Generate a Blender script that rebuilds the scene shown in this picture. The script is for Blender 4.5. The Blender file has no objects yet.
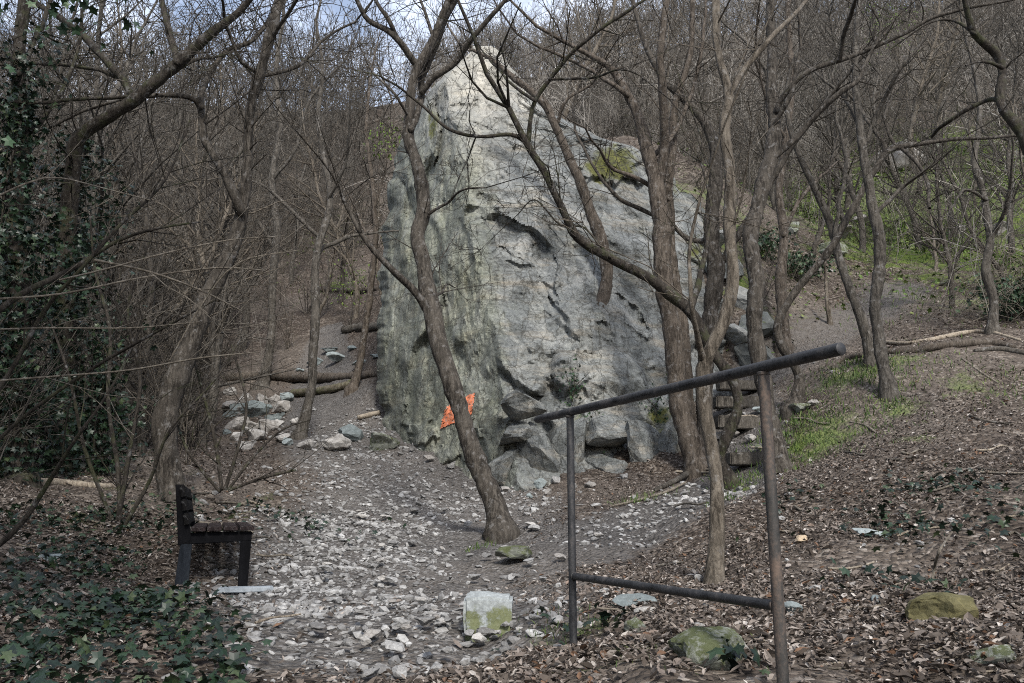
import bpy, bmesh, math, random
import numpy as np
from mathutils import Vector, noise as mn

rnd = random.Random(11)
nr = np.random.default_rng(7)
scene = bpy.context.scene
col = scene.collection
rad = math.radians


def nvec(v):
    v = Vector(v)
    return Vector((mn.noise(v + Vector((9.32, 1.9, 4.7))), mn.noise(v + Vector((-3.1, 17.3, 8.8))), mn.noise(v + Vector((5.5, -7.7, 23.1))))) * 1.15


# ------------------------------------------------------------------ camera geometry
F = 804.0
PITCH = math.atan((507 - 341.5) / F)
CP, SP = math.cos(PITCH), math.sin(PITCH)
EYE = np.array([0.0, 0.0, 0.72])


def ray(px, py):
    u = (np.asarray(px, float) - 512) / F
    v = (341.5 - np.asarray(py, float)) / F
    y = CP - v * SP
    z = SP + v * CP
    return np.stack([u / y, np.ones_like(y), z / y], -1)


def P(px, py, Y):
    return EYE + ray(px, py) * Y


# ------------------------------------------------------------------ terrain
G = [(570, 628, 3.9), (785, 697, 2.66), (487, 633, 4.2), (243, 588, 7.0), (150, 592, 6.6), (60, 650, 3.7),
     (420, 600, 5.6), (350, 560, 8.0), (500, 532, 9.5), (400, 500, 12), (425, 465, 14.6), (382, 432, 17),
     (330, 440, 16.5), (300, 470, 13.2), (250, 500, 10.8), (200, 445, 14.5), (100, 470, 10.5), (0, 480, 8.8),
     (0, 540, 6.2), (90, 530, 7.4), (520, 490, 13), (600, 486, 12.4), (690, 469, 12.4), (650, 512, 9.4), (715, 583, 6.0),
     (735, 487, 10.4), (745, 464, 11.5), (740, 428, 12.7), (735, 402, 13.8), (740, 370, 15.6), (782, 470, 10.8),
     (890, 398, 11.4), (868, 362, 12.8), (860, 460, 9.0), (870, 530, 6.2), (960, 620, 3.8), (1060, 690, 2.8),
     (1050, 560, 4.9), (1024, 480, 7.2), (1024, 420, 9.8), (950, 346, 13), (1040, 332, 13.6), (900, 300, 17),
     (820, 300, 18), (960, 265, 20), (1010, 200, 25), (850, 235, 25), (930, 160, 33), (1040, 120, 38), (800, 175, 37),
     (900, 70, 52), (1050, 40, 56), (720, 90, 54), (600, 120, 50), (900, 12, 76), (720, 38, 76), (600, 66, 74), (1080, -20, 78), (450, 92, 70), (330, 112, 68), (180, 104, 66), (0, 100, 64), (-150, 105, 62), (694, 214, 18.6), (718, 262, 17.2), (736, 318, 16.1), (655, 168, 21.0), (605, 138, 24.5), (320, 378, 23.5), (320, 305, 32), (340, 225, 45),
     (200, 310, 30), (100, 320, 27), (0, 320, 25), (-100, 330, 23), (200, 200, 50), (0, 195, 48), (-150, 200, 46), (450, 170, 50),
     (1150, 250, 20), (1150, 420, 10), (-120, 470, 9)]
GP = [P(*g) for g in G]
GP += [np.array(p, float) for p in [(0, 0, .0), (-3, 1, .03), (3, 1, .12), (-1, 2.4, .05), (0, -4, -.2), (-6, -3, .1), (7, -3, .7), (1.2, 2, .12),
      (-8, 3, .3), (7, 3, 1.0), (0, -9, -.4), (-14, -9, .3), (14, -9, 1.5),
      (-60, 105, 28), (-30, 105, 31), (0, 108, 37), (35, 112, 47), (80, 112, 50), (-70, 150, 14), (0, 155, 20), (80, 155, 34), (-50, 30, 14), (-60, 50, 20), (45, 25, 17), (60, 50, 34), (-30, 5, 3), (26, 5, 6)]]
GP = np.array(GP)


def _k(r2):
    return np.where(r2 > 1e-9, 0.5 * r2 * np.log(np.maximum(r2, 1e-9)), 0)


_n = len(GP)
_d = GP[:, None, :2] - GP[None, :, :2]
_A = np.zeros((_n + 3, _n + 3))
_A[:_n, :_n] = _k((_d ** 2).sum(-1)) + np.eye(_n) * 0.04
_A[:_n, _n] = 1
_A[:_n, _n + 1:] = GP[:, :2]
_A[_n:, :_n] = _A[:_n, _n:].T
_W = np.linalg.solve(_A, np.concatenate([GP[:, 2], [0, 0, 0]]))
_dirs = [(nr.uniform(0, 6.28), nr.uniform(0, 6.28), s, a) for s, a in
         [(1.1, .022), (1.7, .02), (2.6, .016), (3.7, .013), (5.1, .013), (7.3, .009), (10.2, .007), (14, .005), (19, .004)] for _ in range(2)]


def hz(x, y, micro=True):
    x = np.atleast_1d(np.asarray(x, float)); y = np.atleast_1d(np.asarray(y, float))
    out = np.empty(x.shape)
    for s in range(0, len(x), 20000):
        xx, yy = x[s:s + 20000], y[s:s + 20000]
        r2 = (xx[:, None] - GP[None, :, 0]) ** 2 + (yy[:, None] - GP[None, :, 1]) ** 2
        z = _k(r2) @ _W[:_n] + _W[_n] + _W[_n + 1] * xx + _W[_n + 2] * yy
        if micro:
            for a, ph, f, am in _dirs:
                z = z + am * np.sin(f * (math.cos(a) * xx + math.sin(a) * yy) + ph)
        out[s:s + 20000] = z
    return out


def h1(x, y):
    return float(hz([x], [y])[0])


_YS = np.geomspace(1.4, 110, 800)


def hitY(px, py):
    r = ray(px, py)
    pts = EYE + r[None, :] * _YS[:, None]
    below = pts[:, 2] < hz(pts[:, 0], pts[:, 1])
    i = int(np.argmax(below)) if below.any() else len(_YS) - 1
    return float(_YS[i])


def ground(px, py):
    Y = hitY(px, py)
    p = P(px, py, Y)
    p[2] = h1(p[0], p[1])
    return p


# ------------------------------------------------------------------ mesh helpers
def link(o, parent=None):
    col.objects.link(o)
    if parent is not None:
        o.parent = parent
    return o


def raw_mesh(name, V, loops, totals, smooth=False, attrs=None, face_attr=None):
    me = bpy.data.meshes.new(name)
    V = np.asarray(V, np.float32)
    loops = np.asarray(loops, np.int32).ravel()
    totals = np.asarray(totals, np.int32)
    starts = np.concatenate([[0], np.cumsum(totals)[:-1]]).astype(np.int32)
    me.vertices.add(len(V)); me.vertices.foreach_set('co', V.ravel())
    me.loops.add(len(loops)); me.loops.foreach_set('vertex_index', loops)
    me.polygons.add(len(totals)); me.polygons.foreach_set('loop_start', starts)
    me.polygons.foreach_set('loop_total', totals)
    me.polygons.foreach_set('use_smooth', np.full(len(totals), smooth))
    me.update(calc_edges=True)
    for k, v in (attrs or {}).items():
        a = me.attributes.new(k, 'FLOAT', 'POINT')
        a.data.foreach_set('value', np.asarray(v, np.float32))
    return me


def mesh_obj(name, me, mat, parent=None, loc=None):
    o = bpy.data.objects.new(name, me)
    if mat is not None and not me.materials:
        me.materials.append(mat)
    link(o, parent)
    if loc is not None:
        o.location = loc
    return o


def tag(o, label=None, cat=None, group=None, kind=None):
    if label: o['label'] = label
    if cat: o['category'] = cat
    if group: o['group'] = group
    if kind: o['kind'] = kind
    return o


def thing(name, label, cat, loc=(0, 0, 0), rz=0.0, group=None):
    o = bpy.data.objects.new(name, None)
    o.empty_display_size = .2
    o.location = loc
    o.rotation_euler = (0, 0, rz)
    link(o)
    return tag(o, label, cat, group)


class Tubes:
    def __init__(s):
        s.items = []

    def add(s, pts, radii, sides):
        s.items.append((np.asarray(pts, float), np.asarray(radii, float), sides))

    def mesh(s, name, origin=(0, 0, 0), rough=0.0):
        Vs, Ls, Ts, Rs = [], [], [], []
        base = 0
        origin = np.asarray(origin, float)
        for pts, r, k in s.items:
            n = len(pts)
            t = np.gradient(pts, axis=0)
            t /= np.linalg.norm(t, axis=1, keepdims=True) + 1e-9
            m = t.mean(0)
            ref = np.eye(3)[np.argmin(np.abs(m))]
            a = np.cross(t, ref); a /= np.linalg.norm(a, axis=1, keepdims=True) + 1e-9
            b = np.cross(t, a)
            th = np.arange(k) * 2 * np.pi / k
            rr = r[:, None] * np.ones((1, k))
            if rough and k > 5:
                rr = rr * (1 + rough * nr.normal(size=(n, k)) + rough * nr.normal(size=(n, 1)))
            ring = pts[:, None, :] + rr[..., None] * (np.cos(th)[None, :, None] * a[:, None] + np.sin(th)[None, :, None] * b[:, None])
            Vs.append(ring.reshape(-1, 3) - origin)
            idx = base + np.arange(n * k).reshape(n, k)
            q = np.stack([idx[:-1], np.roll(idx, -1, 1)[:-1], np.roll(idx, -1, 1)[1:], idx[1:]], -1).reshape(-1, 4)
            Ls.append(q.ravel()); Ts.append(np.full(len(q), 4))
            base += n * k
        if not Vs:
            return None
        return raw_mesh(name, np.concatenate(Vs), np.concatenate(Ls), np.concatenate(Ts), smooth=True)


def spline(pts, step):
    """Catmull-Rom resample of rows (x,y,z,r)."""
    p = np.asarray(pts, float)
    p = np.vstack([2 * p[0] - p[1], p, 2 * p[-1] - p[-2]])
    out = []
    for i in range(1, len(p) - 2):
        L = np.linalg.norm(p[i + 1, :3] - p[i, :3])
        n = max(2, int(L / step))
        t = np.linspace(0, 1, n, endpoint=False)[:, None]
        a, b, c, d = p[i - 1], p[i], p[i + 1], p[i + 2]
        out.append(.5 * (2 * b + (c - a) * t + (2 * a - 5 * b + 4 * c - d) * t ** 2 + (3 * b - a - 3 * c + d) * t ** 3))
    out.append(p[-2:-1])
    o = np.vstack(out)
    o[:, 3] = np.maximum(o[:, 3], .0015)
    return o


def unit(v):
    return v / (np.linalg.norm(v) + 1e-9)


def side_dir(d, ang):
    a = np.array([rnd.gauss(0, 1), rnd.gauss(0, 1), rnd.gauss(0, 1)])
    a = unit(a - d * (a @ d))
    return unit(d * math.cos(ang) + a * math.sin(ang))


def grow(T, p, d, L, r, lev, maxlev, up=.06, wig=.22, rmin=.0035, dens=1.0, seg=.16):
    n = max(3, min(12, int(L / (seg * (1 + .6 * (maxlev - lev))))))
    st = L / n
    pts, ds = [p], [d]
    for i in range(n):
        d = unit(d + np.array([rnd.gauss(0, wig), rnd.gauss(0, wig), rnd.gauss(0, wig) + up]))
        p = p + d * st
        pts.append(p); ds.append(d)
    rr = np.linspace(r, max(rmin, r * .3), n + 1)
    T.add(pts, rr, 7 if r > .05 else (5 if r > .02 else 3))
    if lev < maxlev:
        nc = max(1, int((2.2 + L * 2.0) * dens * rnd.uniform(.75, 1.25)))
        for _ in range(nc):
            t = rnd.uniform(.2, 1) * n
            i = min(n, int(t))
            cl = L * rnd.uniform(.3, .62)
            if cl < .12: continue
            grow(T, pts[i], side_dir(ds[i], rnd.uniform(.5, 1.15)), cl, max(rmin, rr[i] * rnd.uniform(.4, .62)), lev + 1, maxlev, up, wig, rmin, dens, seg)


# ------------------------------------------------------------------ materials
def mat(name, rough=.9, spec=.2):
    m = bpy.data.materials.new(name)
    m.use_nodes = True
    nt = m.node_tree
    b = nt.nodes['Principled BSDF']
    b.inputs['Roughness'].default_value = rough
    b.inputs['Specular IOR Level'].default_value = spec
    return m, nt, b


def N(nt, t, ins=None, **kw):
    n = nt.nodes.new(t)
    for k, v in kw.items(): setattr(n, k, v)
    for k, v in (ins or {}).items():
        s = n.inputs[k]
        if isinstance(v, bpy.types.NodeSocket): nt.links.new(v, s)
        else: s.default_value = v
    return n


def ramp(nt, fac, stops, interp='LINEAR'):
    n = nt.nodes.new('ShaderNodeValToRGB')
    n.color_ramp.interpolation = interp
    e = n.color_ramp.elements
    while len(e) < len(stops): e.new(.5)
    for el, (p, c) in zip(e, stops):
        el.position = p
        el.color = (*c, 1) if len(c) == 3 else c
    nt.links.new(fac, n.inputs[0])
    return n.outputs[0]


def mix(nt, fac, a, b, mode='MIX'):
    n = nt.nodes.new('ShaderNodeMix'); n.data_type = 'RGBA'; n.blend_type = mode
    for s, v in ((n.inputs[0], fac), (n.inputs[6], a), (n.inputs[7], b)):
        if isinstance(v, bpy.types.NodeSocket): nt.links.new(v, s)
        else: s.default_value = v if not isinstance(v, tuple) or len(v) == 4 else (*v, 1)
    return n.outputs[2]


def math_(nt, op, a, b=None, c=None):
    n = nt.nodes.new('ShaderNodeMath'); n.operation = op
    for i, v in enumerate((a, b, c)):
        if v is None: continue
        if isinstance(v, bpy.types.NodeSocket): nt.links.new(v, n.inputs[i])
        else: n.inputs[i].default_value = v
    return n.outputs[0]


def coords(nt, scale=(1, 1, 1), which='Object'):
    tc = nt.nodes.new('ShaderNodeTexCoord')
    mp = N(nt, 'ShaderNodeMapping', {'Vector': tc.outputs[which], 'Scale': scale})
    return mp.outputs[0]


def noise(nt, vec, scale, detail=4, rough=.6, dist=0):
    return N(nt, 'ShaderNodeTexNoise', {'Vector': vec, 'Scale': scale, 'Detail': detail, 'Roughness': rough, 'Distortion': dist})


def bump(nt, bsdf, h, strength=.5, dist=.02):
    n = N(nt, 'ShaderNodeBump', {'Height': h, 'Strength': strength, 'Distance': dist})
    nt.links.new(n.outputs[0], bsdf.inputs['Normal'])


def bark(name, c1, c2, c3, moss=0.0):
    m, nt, b = mat(name, .92, .15)
    v = coords(nt, (1, 1, .22))
    n1 = noise(nt, v, 24, 8, .75, .6)
    n2 = noise(nt, coords(nt), 3.2, 5, .65)
    c = ramp(nt, n1.outputs[0], [(.41, c1), (.5, c2), (.6, c3)])
    n4 = noise(nt, coords(nt), 11, 6, .7)
    c = mix(nt, ramp(nt, n4.outputs[0], [(.56, (0, 0, 0)), (.64, (.7, .7, .7))]), c, tuple(.6 * a + .13 for a in c3))
    c = mix(nt, ramp(nt, n4.outputs[0], [(.3, (.7, .7, .7)), (.42, (0, 0, 0))]), c, c1)
    c = mix(nt, ramp(nt, n2.outputs[0], [(.4, (0, 0, 0)), (.65, (1, 1, 1))]), c, mix(nt, .5, c, c3))
    if moss:
        n3 = noise(nt, coords(nt), 5, 5, .65)
        c = mix(nt, math_(nt, 'MULTIPLY', ramp(nt, n3.outputs[0], [(.5, (0, 0, 0)), (.62, (1, 1, 1))]), moss), c, (.07, .085, .03))
    nt.links.new(c, b.inputs['Base Color'])
    bump(nt, b, n1.outputs[0], 1.0, .035)
    return m


M = {}
M['bark_brown'] = bark('bark_brown', (.016, .0138, .0115), (.043, .037, .0305), (.1, .088, .074))
M['bark_grey'] = bark('bark_grey', (.035, .029, .022), (.094, .079, .062), (.172, .148, .118))
M['bark_dark'] = bark('bark_dark', (.012, .01, .0085), (.028, .0235, .0195), (.058, .05, .041), .3)
M['bark_red'] = bark('bark_red', (.023, .0185, .0145), (.06, .049, .039), (.122, .102, .083))
M['bark_mossy'] = bark('bark_mossy', (.04, .033, .025), (.1, .085, .06), (.17, .15, .11), .7)
M['bark_wood'] = bark('bark_wood', (.023, .0205, .0172), (.058, .0515, .0435), (.118, .106, .09))
M['twig_pale'] = bark('twig_pale', (.075, .063, .049), (.14, .12, .095), (.235, .208, .17))
M['wood_pale'] = bark('wood_pale', (.13, .105, .08), (.26, .215, .165), (.38, .33, .26))
M['wood_dark'] = bark('wood_dark', (.03, .025, .02), (.075, .062, .05), (.13, .11, .09))


def leaf_mat(name, stops, rough=.7, spec=.25, trans=0.0):
    m, nt, b = mat(name, rough, spec)
    a = N(nt, 'ShaderNodeAttribute', attribute_name='rnd')
    c = ramp(nt, a.outputs['Fac'], stops)
    n1 = noise(nt, coords(nt), 60, 3)
    c = mix(nt, .35, c, ramp(nt, n1.outputs[0], [(.3, (.25, .25, .25)), (.7, (1, 1, 1))]), 'MULTIPLY')
    nt.links.new(c, b.inputs['Base Color'])
    return m


M['litter'] = leaf_mat('litter', [(0, (.032, .026, .021)), (.3, (.09, .072, .059)), (.55, (.168, .139, .119)), (.8, (.285, .249, .221)), (.94, (.46, .425, .39)), (1, (.15, .088, .055))], .8)
M['ivy'] = leaf_mat('ivy', [(0, (.005, .012, .008)), (.5, (.011, .026, .014)), (.85, (.022, .044, .02)), (1, (.05, .07, .03))], .45, .35)
M['ivy_bush'] = leaf_mat('ivy_bush', [(0, (.01, .026, .014)), (.6, (.028, .064, .028)), (1, (.06, .1, .042))], .5, .35)
M['grass'] = leaf_mat('grass', [(0, (.03, .055, .014)), (.6, (.065, .11, .026)), (1, (.15, .18, .055))], .7)
M['straw'] = leaf_mat('straw', [(0, (.14, .115, .075)), (.6, (.26, .215, .15)), (1, (.4, .35, .27))], .8)
M['brush'] = leaf_mat('brush', [(0, (.055, .049, .041)), (.5, (.145, .13, .11)), (.85, (.26, .238, .208)), (1, (.36, .335, .3))], .9)
M['bank_leaf'] = leaf_mat('bank_leaf', [(0, (.045, .085, .018)), (.6, (.11, .17, .038)), (1, (.22, .26, .08))], .6)
M['budding'] = leaf_mat('budding', [(0, (.07, .12, .02)), (1, (.16, .22, .05))], .7)


def stone_mat(name, c1, c2, c3, moss=0.0, mossc=(.058, .068, .024)):
    m, nt, b = mat(name, .85, .25)
    v = coords(nt)
    n1 = noise(nt, v, 4, 8, .65)
    n2 = noise(nt, v, 38, 4, .7)
    oi = nt.nodes.new('ShaderNodeObjectInfo')
    a = N(nt, 'ShaderNodeAttribute', attribute_name='rnd')
    f = math_(nt, 'ADD', math_(nt, 'MULTIPLY', n1.outputs[0], .6), math_(nt, 'MULTIPLY', n2.outputs[0], .4))
    f = math_(nt, 'ADD', f, math_(nt, 'MULTIPLY', math_(nt, 'SUBTRACT', math_(nt, 'ADD', oi.outputs['Random'], a.outputs['Fac']), .75), .22))
    c = ramp(nt, f, [(.32, c1), (.5, c2), (.68, c3)])
    if moss:
        g = nt.nodes.new('ShaderNodeNewGeometry')
        n3 = noise(nt, coords(nt, (1, 1, 1), 'Object'), 3.0, 9, .75)
        up = N(nt, 'ShaderNodeSeparateXYZ', {0: g.outputs['Normal']})
        f3 = math_(nt, 'ADD', n3.outputs[0], math_(nt, 'MULTIPLY', up.outputs[2], .07))
        mk = ramp(nt, f3, [(.68 - .26 * moss, (0, 0, 0)), (.76 - .26 * moss, (.9, .9, .9))])
        c = mix(nt, mk, c, mix(nt, n2.outputs[0], tuple(.55 * q for q in mossc), tuple(1.5 * q for q in mossc)))
    nt.links.new(c, b.inputs['Base Color'])
    bump(nt, b, n2.outputs[0], .5, .01)
    return m


M['stone_pale'] = stone_mat('stone_pale', (.2, .185, .17), (.34, .325, .305), (.5, .485, .46))
M['stone_gravel'] = stone_mat('stone_gravel', (.12, .116, .112), (.225, .22, .213), (.42, .414, .402))
M['stone_blue'] = stone_mat('stone_blue', (.13, .15, .15), (.22, .25, .25), (.33, .36, .35))
M['stone_mossy'] = stone_mat('stone_mossy', (.11, .115, .095), (.19, .2, .17), (.3, .31, .28), .75)
M['stone_moss_all'] = stone_mat('stone_moss_all', (.11, .1, .05), (.16, .14, .06), (.24, .22, .15), .6, (.075, .068, .03))
M['foot_pale'] = stone_mat('foot_pale', (.12, .122, .115), (.21, .214, .205), (.33, .325, .305), .22, (.08, .09, .035))
M['foot_grey'] = stone_mat('foot_grey', (.075, .08, .078), (.14, .148, .143), (.23, .232, .222), .3, (.06, .072, .028))
M['foot_dark'] = stone_mat('foot_dark', (.05, .053, .05), (.098, .103, .098), (.17, .174, .164), .35, (.06, .068, .03))
M['stone_tan'] = stone_mat('stone_tan', (.28, .22, .15), (.42, .33, .23), (.52, .43, .32))


def ground_mat():
    m, nt, b = mat('forest_floor', .95, .1)
    g = coords(nt, which='Object')
    vo = N(nt, 'ShaderNodeTexVoronoi', {'Vector': g, 'Scale': 24.0, 'Randomness': 1.0})
    cell = N(nt, 'ShaderNodeSeparateColor', {'Color': vo.outputs['Color']})
    vo2 = N(nt, 'ShaderNodeTexVoronoi', {'Vector': g, 'Scale': 48.0})
    cell2 = N(nt, 'ShaderNodeSeparateColor', {'Color': vo2.outputs['Color']})
    n0 = noise(nt, g, .5, 6, .65)
    n1 = noise(nt, g, 9, 6, .7)
    n2 = noise(nt, g, 2.2, 5, .65)
    lit = ramp(nt, cell.outputs[0], [(0, (.03, .024, .019)), (.35, (.078, .061, .048)), (.65, (.14, .113, .092)), (.9, (.24, .205, .17)), (1, (.35, .315, .28))])
    lit = mix(nt, ramp(nt, n2.outputs[0], [(.38, (0, 0, 0)), (.6, (1, 1, 1))]), lit, mix(nt, .6, lit, (.055, .043, .037)))
    lit = mix(nt, .55, lit, ramp(nt, n1.outputs[0], [(.3, (.35, .33, .32)), (.7, (1, 1, 1))]), 'MULTIPLY')
    dirt = ramp(nt, n1.outputs[0], [(.32, (.042, .038, .0345)), (.5, (.085, .078, .072)), (.68, (.14, .13, .122))])
    peb = ramp(nt, cell2.outputs[1], [(0, (.1, .095, .09)), (.6, (.22, .21, .2)), (1, (.42, .41, .4))])
    pm = ramp(nt, math_(nt, 'ADD', math_(nt, 'MULTIPLY', cell2.outputs[0], .6), math_(nt, 'MULTIPLY', n2.outputs[0], .6)), [(.62, (0, 0, 0)), (.68, (1, 1, 1))])
    ga = N(nt, 'ShaderNodeAttribute', attribute_name='gravel').outputs['Fac']
    dirt = mix(nt, math_(nt, 'MULTIPLY', pm, math_(nt, 'ADD', math_(nt, 'MULTIPLY', ga, .3), .1)), dirt, peb)
    pa = N(nt, 'ShaderNodeAttribute', attribute_name='path').outputs['Fac']
    pf = ramp(nt, math_(nt, 'ADD', pa, math_(nt, 'MULTIPLY', math_(nt, 'SUBTRACT', n1.outputs[0], .5), .9)), [(.35, (0, 0, 0)), (.6, (1, 1, 1))])
    c = mix(nt, pf, lit, dirt)
    ma = N(nt, 'ShaderNodeAttribute', attribute_name='moss').outputs['Fac']
    n3 = noise(nt, g, 1.3, 7, .75)
    mf = ramp(nt, math_(nt, 'ADD', ma, math_(nt, 'MULTIPLY', math_(nt, 'SUBTRACT', n3.outputs[0], .5), 2.2)), [(.45, (0, 0, 0)), (.75, (1, 1, 1))])
    gc = ramp(nt, n1.outputs[0], [(.3, (.04, .065, .015)), (.55, (.1, .14, .03)), (.75, (.19, .21, .065))])
    c = mix(nt, mf, c, gc)
    far = noise(nt, g, .23, 5, .6)
    c = mix(nt, ramp(nt, far.outputs[0], [(.45, (0, 0, 0)), (.6, (.4, .4, .4))]), c, mix(nt, .75, c, (.2, .175, .15)))
    nt.links.new(c, b.inputs['Base Color'])
    h = math_(nt, 'ADD', math_(nt, 'MULTIPLY', vo.outputs['Distance'], -1.0), math_(nt, 'MULTIPLY', n1.outputs[0], 1.4))
    bump(nt, b, h, .9, .04)
    return m


def rock_mat():
    m, nt, b = mat('cliff_rock', .88, .25)
    g = coords(nt)
    gs = coords(nt, (1.6, 1.6, .26))
    gt = N(nt, 'ShaderNodeMapping', {'Vector': coords(nt), 'Rotation': (0.3, .45, 0), 'Scale': (.5, .5, 2.6)}).outputs[0]
    n1 = noise(nt, g, 1.1, 9, .68, .4)
    n2 = noise(nt, gs, 2.2, 8, .7, .3)
    n3 = noise(nt, g, 14, 6, .72)
    n4 = noise(nt, gt, 1.5, 8, .7)
    base = ramp(nt, n1.outputs[0], [(.32, (.085, .09, .088)), (.44, (.148, .156, .155)), (.55, (.2, .209, .208)), (.7, (.3, .3, .288))])
    base = mix(nt, .58, base, ramp(nt, n3.outputs[0], [(.3, (.3, .3, .3)), (.5, (.9, .9, .9)), (.7, (1.35, 1.35, 1.3))]), 'MULTIPLY')
    och = ramp(nt, n4.outputs[0], [(.5, (0, 0, 0)), (.72, (.6, .6, .6))])
    base = mix(nt, och, base, (.25, .208, .15))
    la = N(nt, 'ShaderNodeAttribute', attribute_name='lichen').outputs['Fac']
    lf = ramp(nt, math_(nt, 'ADD', math_(nt, 'MULTIPLY', la, .34), math_(nt, 'MULTIPLY', n2.outputs[0], .9)), [(.5, (0, 0, 0)), (.95, (.75, .75, .75))])
    base = mix(nt, lf, base, ramp(nt, n3.outputs[0], [(.3, (.12, .132, .09)), (.5, (.19, .2, .145)), (.75, (.31, .315, .24))]))
    # paler towards the top
    ba = N(nt, 'ShaderNodeAttribute', attribute_name='pale_top').outputs['Fac']
    bf = ramp(nt, math_(nt, 'MULTIPLY', ba, math_(nt, 'ADD', n2.outputs[0], .35)), [(.25, (0, 0, 0)), (.8, (.78, .78, .78))])
    base = mix(nt, bf, base, (.43, .405, .352))
    mo = N(nt, 'ShaderNodeAttribute', attribute_name='moss').outputs['Fac']
    mf = ramp(nt, math_(nt, 'ADD', mo, math_(nt, 'MULTIPLY', math_(nt, 'SUBTRACT', n1.outputs[0], .5), 1.6)), [(.5, (0, 0, 0)), (.7, (1, 1, 1))])
    base = mix(nt, mf, base, ramp(nt, n3.outputs[0], [(.3, (.045, .05, .015)), (.7, (.12, .12, .035))]))
    # thin dark joints
    wv = N(nt, 'ShaderNodeTexVoronoi', {'Vector': N(nt, 'ShaderNodeVectorMath', {0: g, 1: N(nt, 'ShaderNodeVectorMath', {0: n1.outputs['Color'], 1: (.9, .9, .9)}, operation='MULTIPLY').outputs[0]}, operation='ADD').outputs[0], 'Scale': 1.3}, feature='DISTANCE_TO_EDGE')
    cr = ramp(nt, wv.outputs['Distance'], [(.0, (1, 1, 1)), (.018, (0, 0, 0))])
    base = mix(nt, math_(nt, 'MULTIPLY', cr, .65), base, (.06, .055, .045))
    wv2 = N(nt, 'ShaderNodeTexVoronoi', {'Vector': N(nt, 'ShaderNodeVectorMath', {0: gt, 1: N(nt, 'ShaderNodeVectorMath', {0: n4.outputs['Color'], 1: (1.4, 1.4, 1.4)}, operation='MULTIPLY').outputs[0]}, operation='ADD').outputs[0], 'Scale': 2.6}, feature='DISTANCE_TO_EDGE')
    cr2 = ramp(nt, wv2.outputs['Distance'], [(.0, (1, 1, 1)), (.028, (0, 0, 0))])
    cr2 = math_(nt, 'MULTIPLY', cr2, ramp(nt, n1.outputs[0], [(.42, (1, 1, 1)), (.56, (0, 0, 0))]))
    base = mix(nt, math_(nt, 'MULTIPLY', cr2, .8), base, (.05, .047, .04))
    n5 = noise(nt, gs, 6.5, 7, .75, .5)
    base = mix(nt, .5, base, ramp(nt, n5.outputs[0], [(.32, (.35, .36, .34)), (.5, (.95, .95, .95)), (.68, (1.3, 1.28, 1.24))]), 'MULTIPLY')
    gd = N(nt, 'ShaderNodeMapping', {'Vector': coords(nt), 'Rotation': (.1, .42, .2), 'Scale': (2.2, 1.6, .34)}).outputs[0]
    n7 = noise(nt, g, 2.4, 6, .7)
    wv3 = N(nt, 'ShaderNodeTexVoronoi', {'Vector': N(nt, 'ShaderNodeVectorMath', {0: gd, 1: N(nt, 'ShaderNodeVectorMath', {0: n7.outputs['Color'], 1: (.5, .5, .5)}, operation='MULTIPLY').outputs[0]}, operation='ADD').outputs[0], 'Scale': 1.5}, feature='DISTANCE_TO_EDGE')
    cr3 = ramp(nt, wv3.outputs['Distance'], [(.0, (1, 1, 1)), (.03, (0, 0, 0))])
    cr3 = math_(nt, 'MULTIPLY', cr3, ramp(nt, n7.outputs[0], [(.4, (.15, .15, .15)), (.58, (1, 1, 1))]))
    base = mix(nt, math_(nt, 'MULTIPLY', cr3, .75), base, (.055, .052, .042))
    plate = N(nt, 'ShaderNodeTexVoronoi', {'Vector': wv3.inputs['Vector'].links[0].from_socket, 'Scale': 1.5})
    pl = N(nt, 'ShaderNodeSeparateColor', {'Color': plate.outputs['Color']})
    base = mix(nt, .5, base, ramp(nt, pl.outputs[0], [(0, (.68, .7, .7)), (.5, (1, 1, 1)), (1, (1.28, 1.24, 1.16))]), 'MULTIPLY')
    n6 = noise(nt, g, 48, 4, .75)
    base = mix(nt, .45, base, ramp(nt, n6.outputs[0], [(.4, (.4, .4, .39)), (.6, (1.35, 1.35, 1.33))]), 'MULTIPLY')
    nt.links.new(base, b.inputs['Base Color'])
    h = math_(nt, 'ADD', math_(nt, 'ADD', math_(nt, 'MULTIPLY', n3.outputs[0], .45), n2.outputs[0]), math_(nt, 'MULTIPLY', math_(nt, 'ADD', math_(nt, 'ADD', cr, cr2), math_(nt, 'MULTIPLY', cr3, 1.4)), -.5))
    h = math_(nt, 'ADD', h, math_(nt, 'MULTIPLY', n4.outputs[0], .5))
    bump(nt, b, h, .6, .06)
    return m


M['ground'] = ground_mat()
M['rock'] = rock_mat()


def metal_mat(name, c1, c2, c3, rough=.35, spec=.35):
    m, nt, b = mat(name, rough, .5)
    n1 = noise(nt, coords(nt, (1, 1, .35)), 14, 7, .7)
    n2 = noise(nt, coords(nt), 90, 3, .6)
    c = ramp(nt, math_(nt, 'ADD', math_(nt, 'MULTIPLY', n1.outputs[0], .75), math_(nt, 'MULTIPLY', n2.outputs[0], .25)), [(.38, c1), (.52, c2), (.66, c3)])
    nt.links.new(c, b.inputs['Base Color'])
    r = ramp(nt, n1.outputs[0], [(.35, (.35, .35, .35)), (.65, (.8, .8, .8))]) if rough < .5 else ramp(nt, n1.outputs[0], [(0, (rough,) * 3), (1, (rough,) * 3)])
    nt.links.new(r, b.inputs['Roughness'])
    b.inputs['Metallic'].default_value = .0
    b.inputs['Specular IOR Level'].default_value = spec
    bump(nt, b, n2.outputs[0], .25, .003)
    return m


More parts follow.
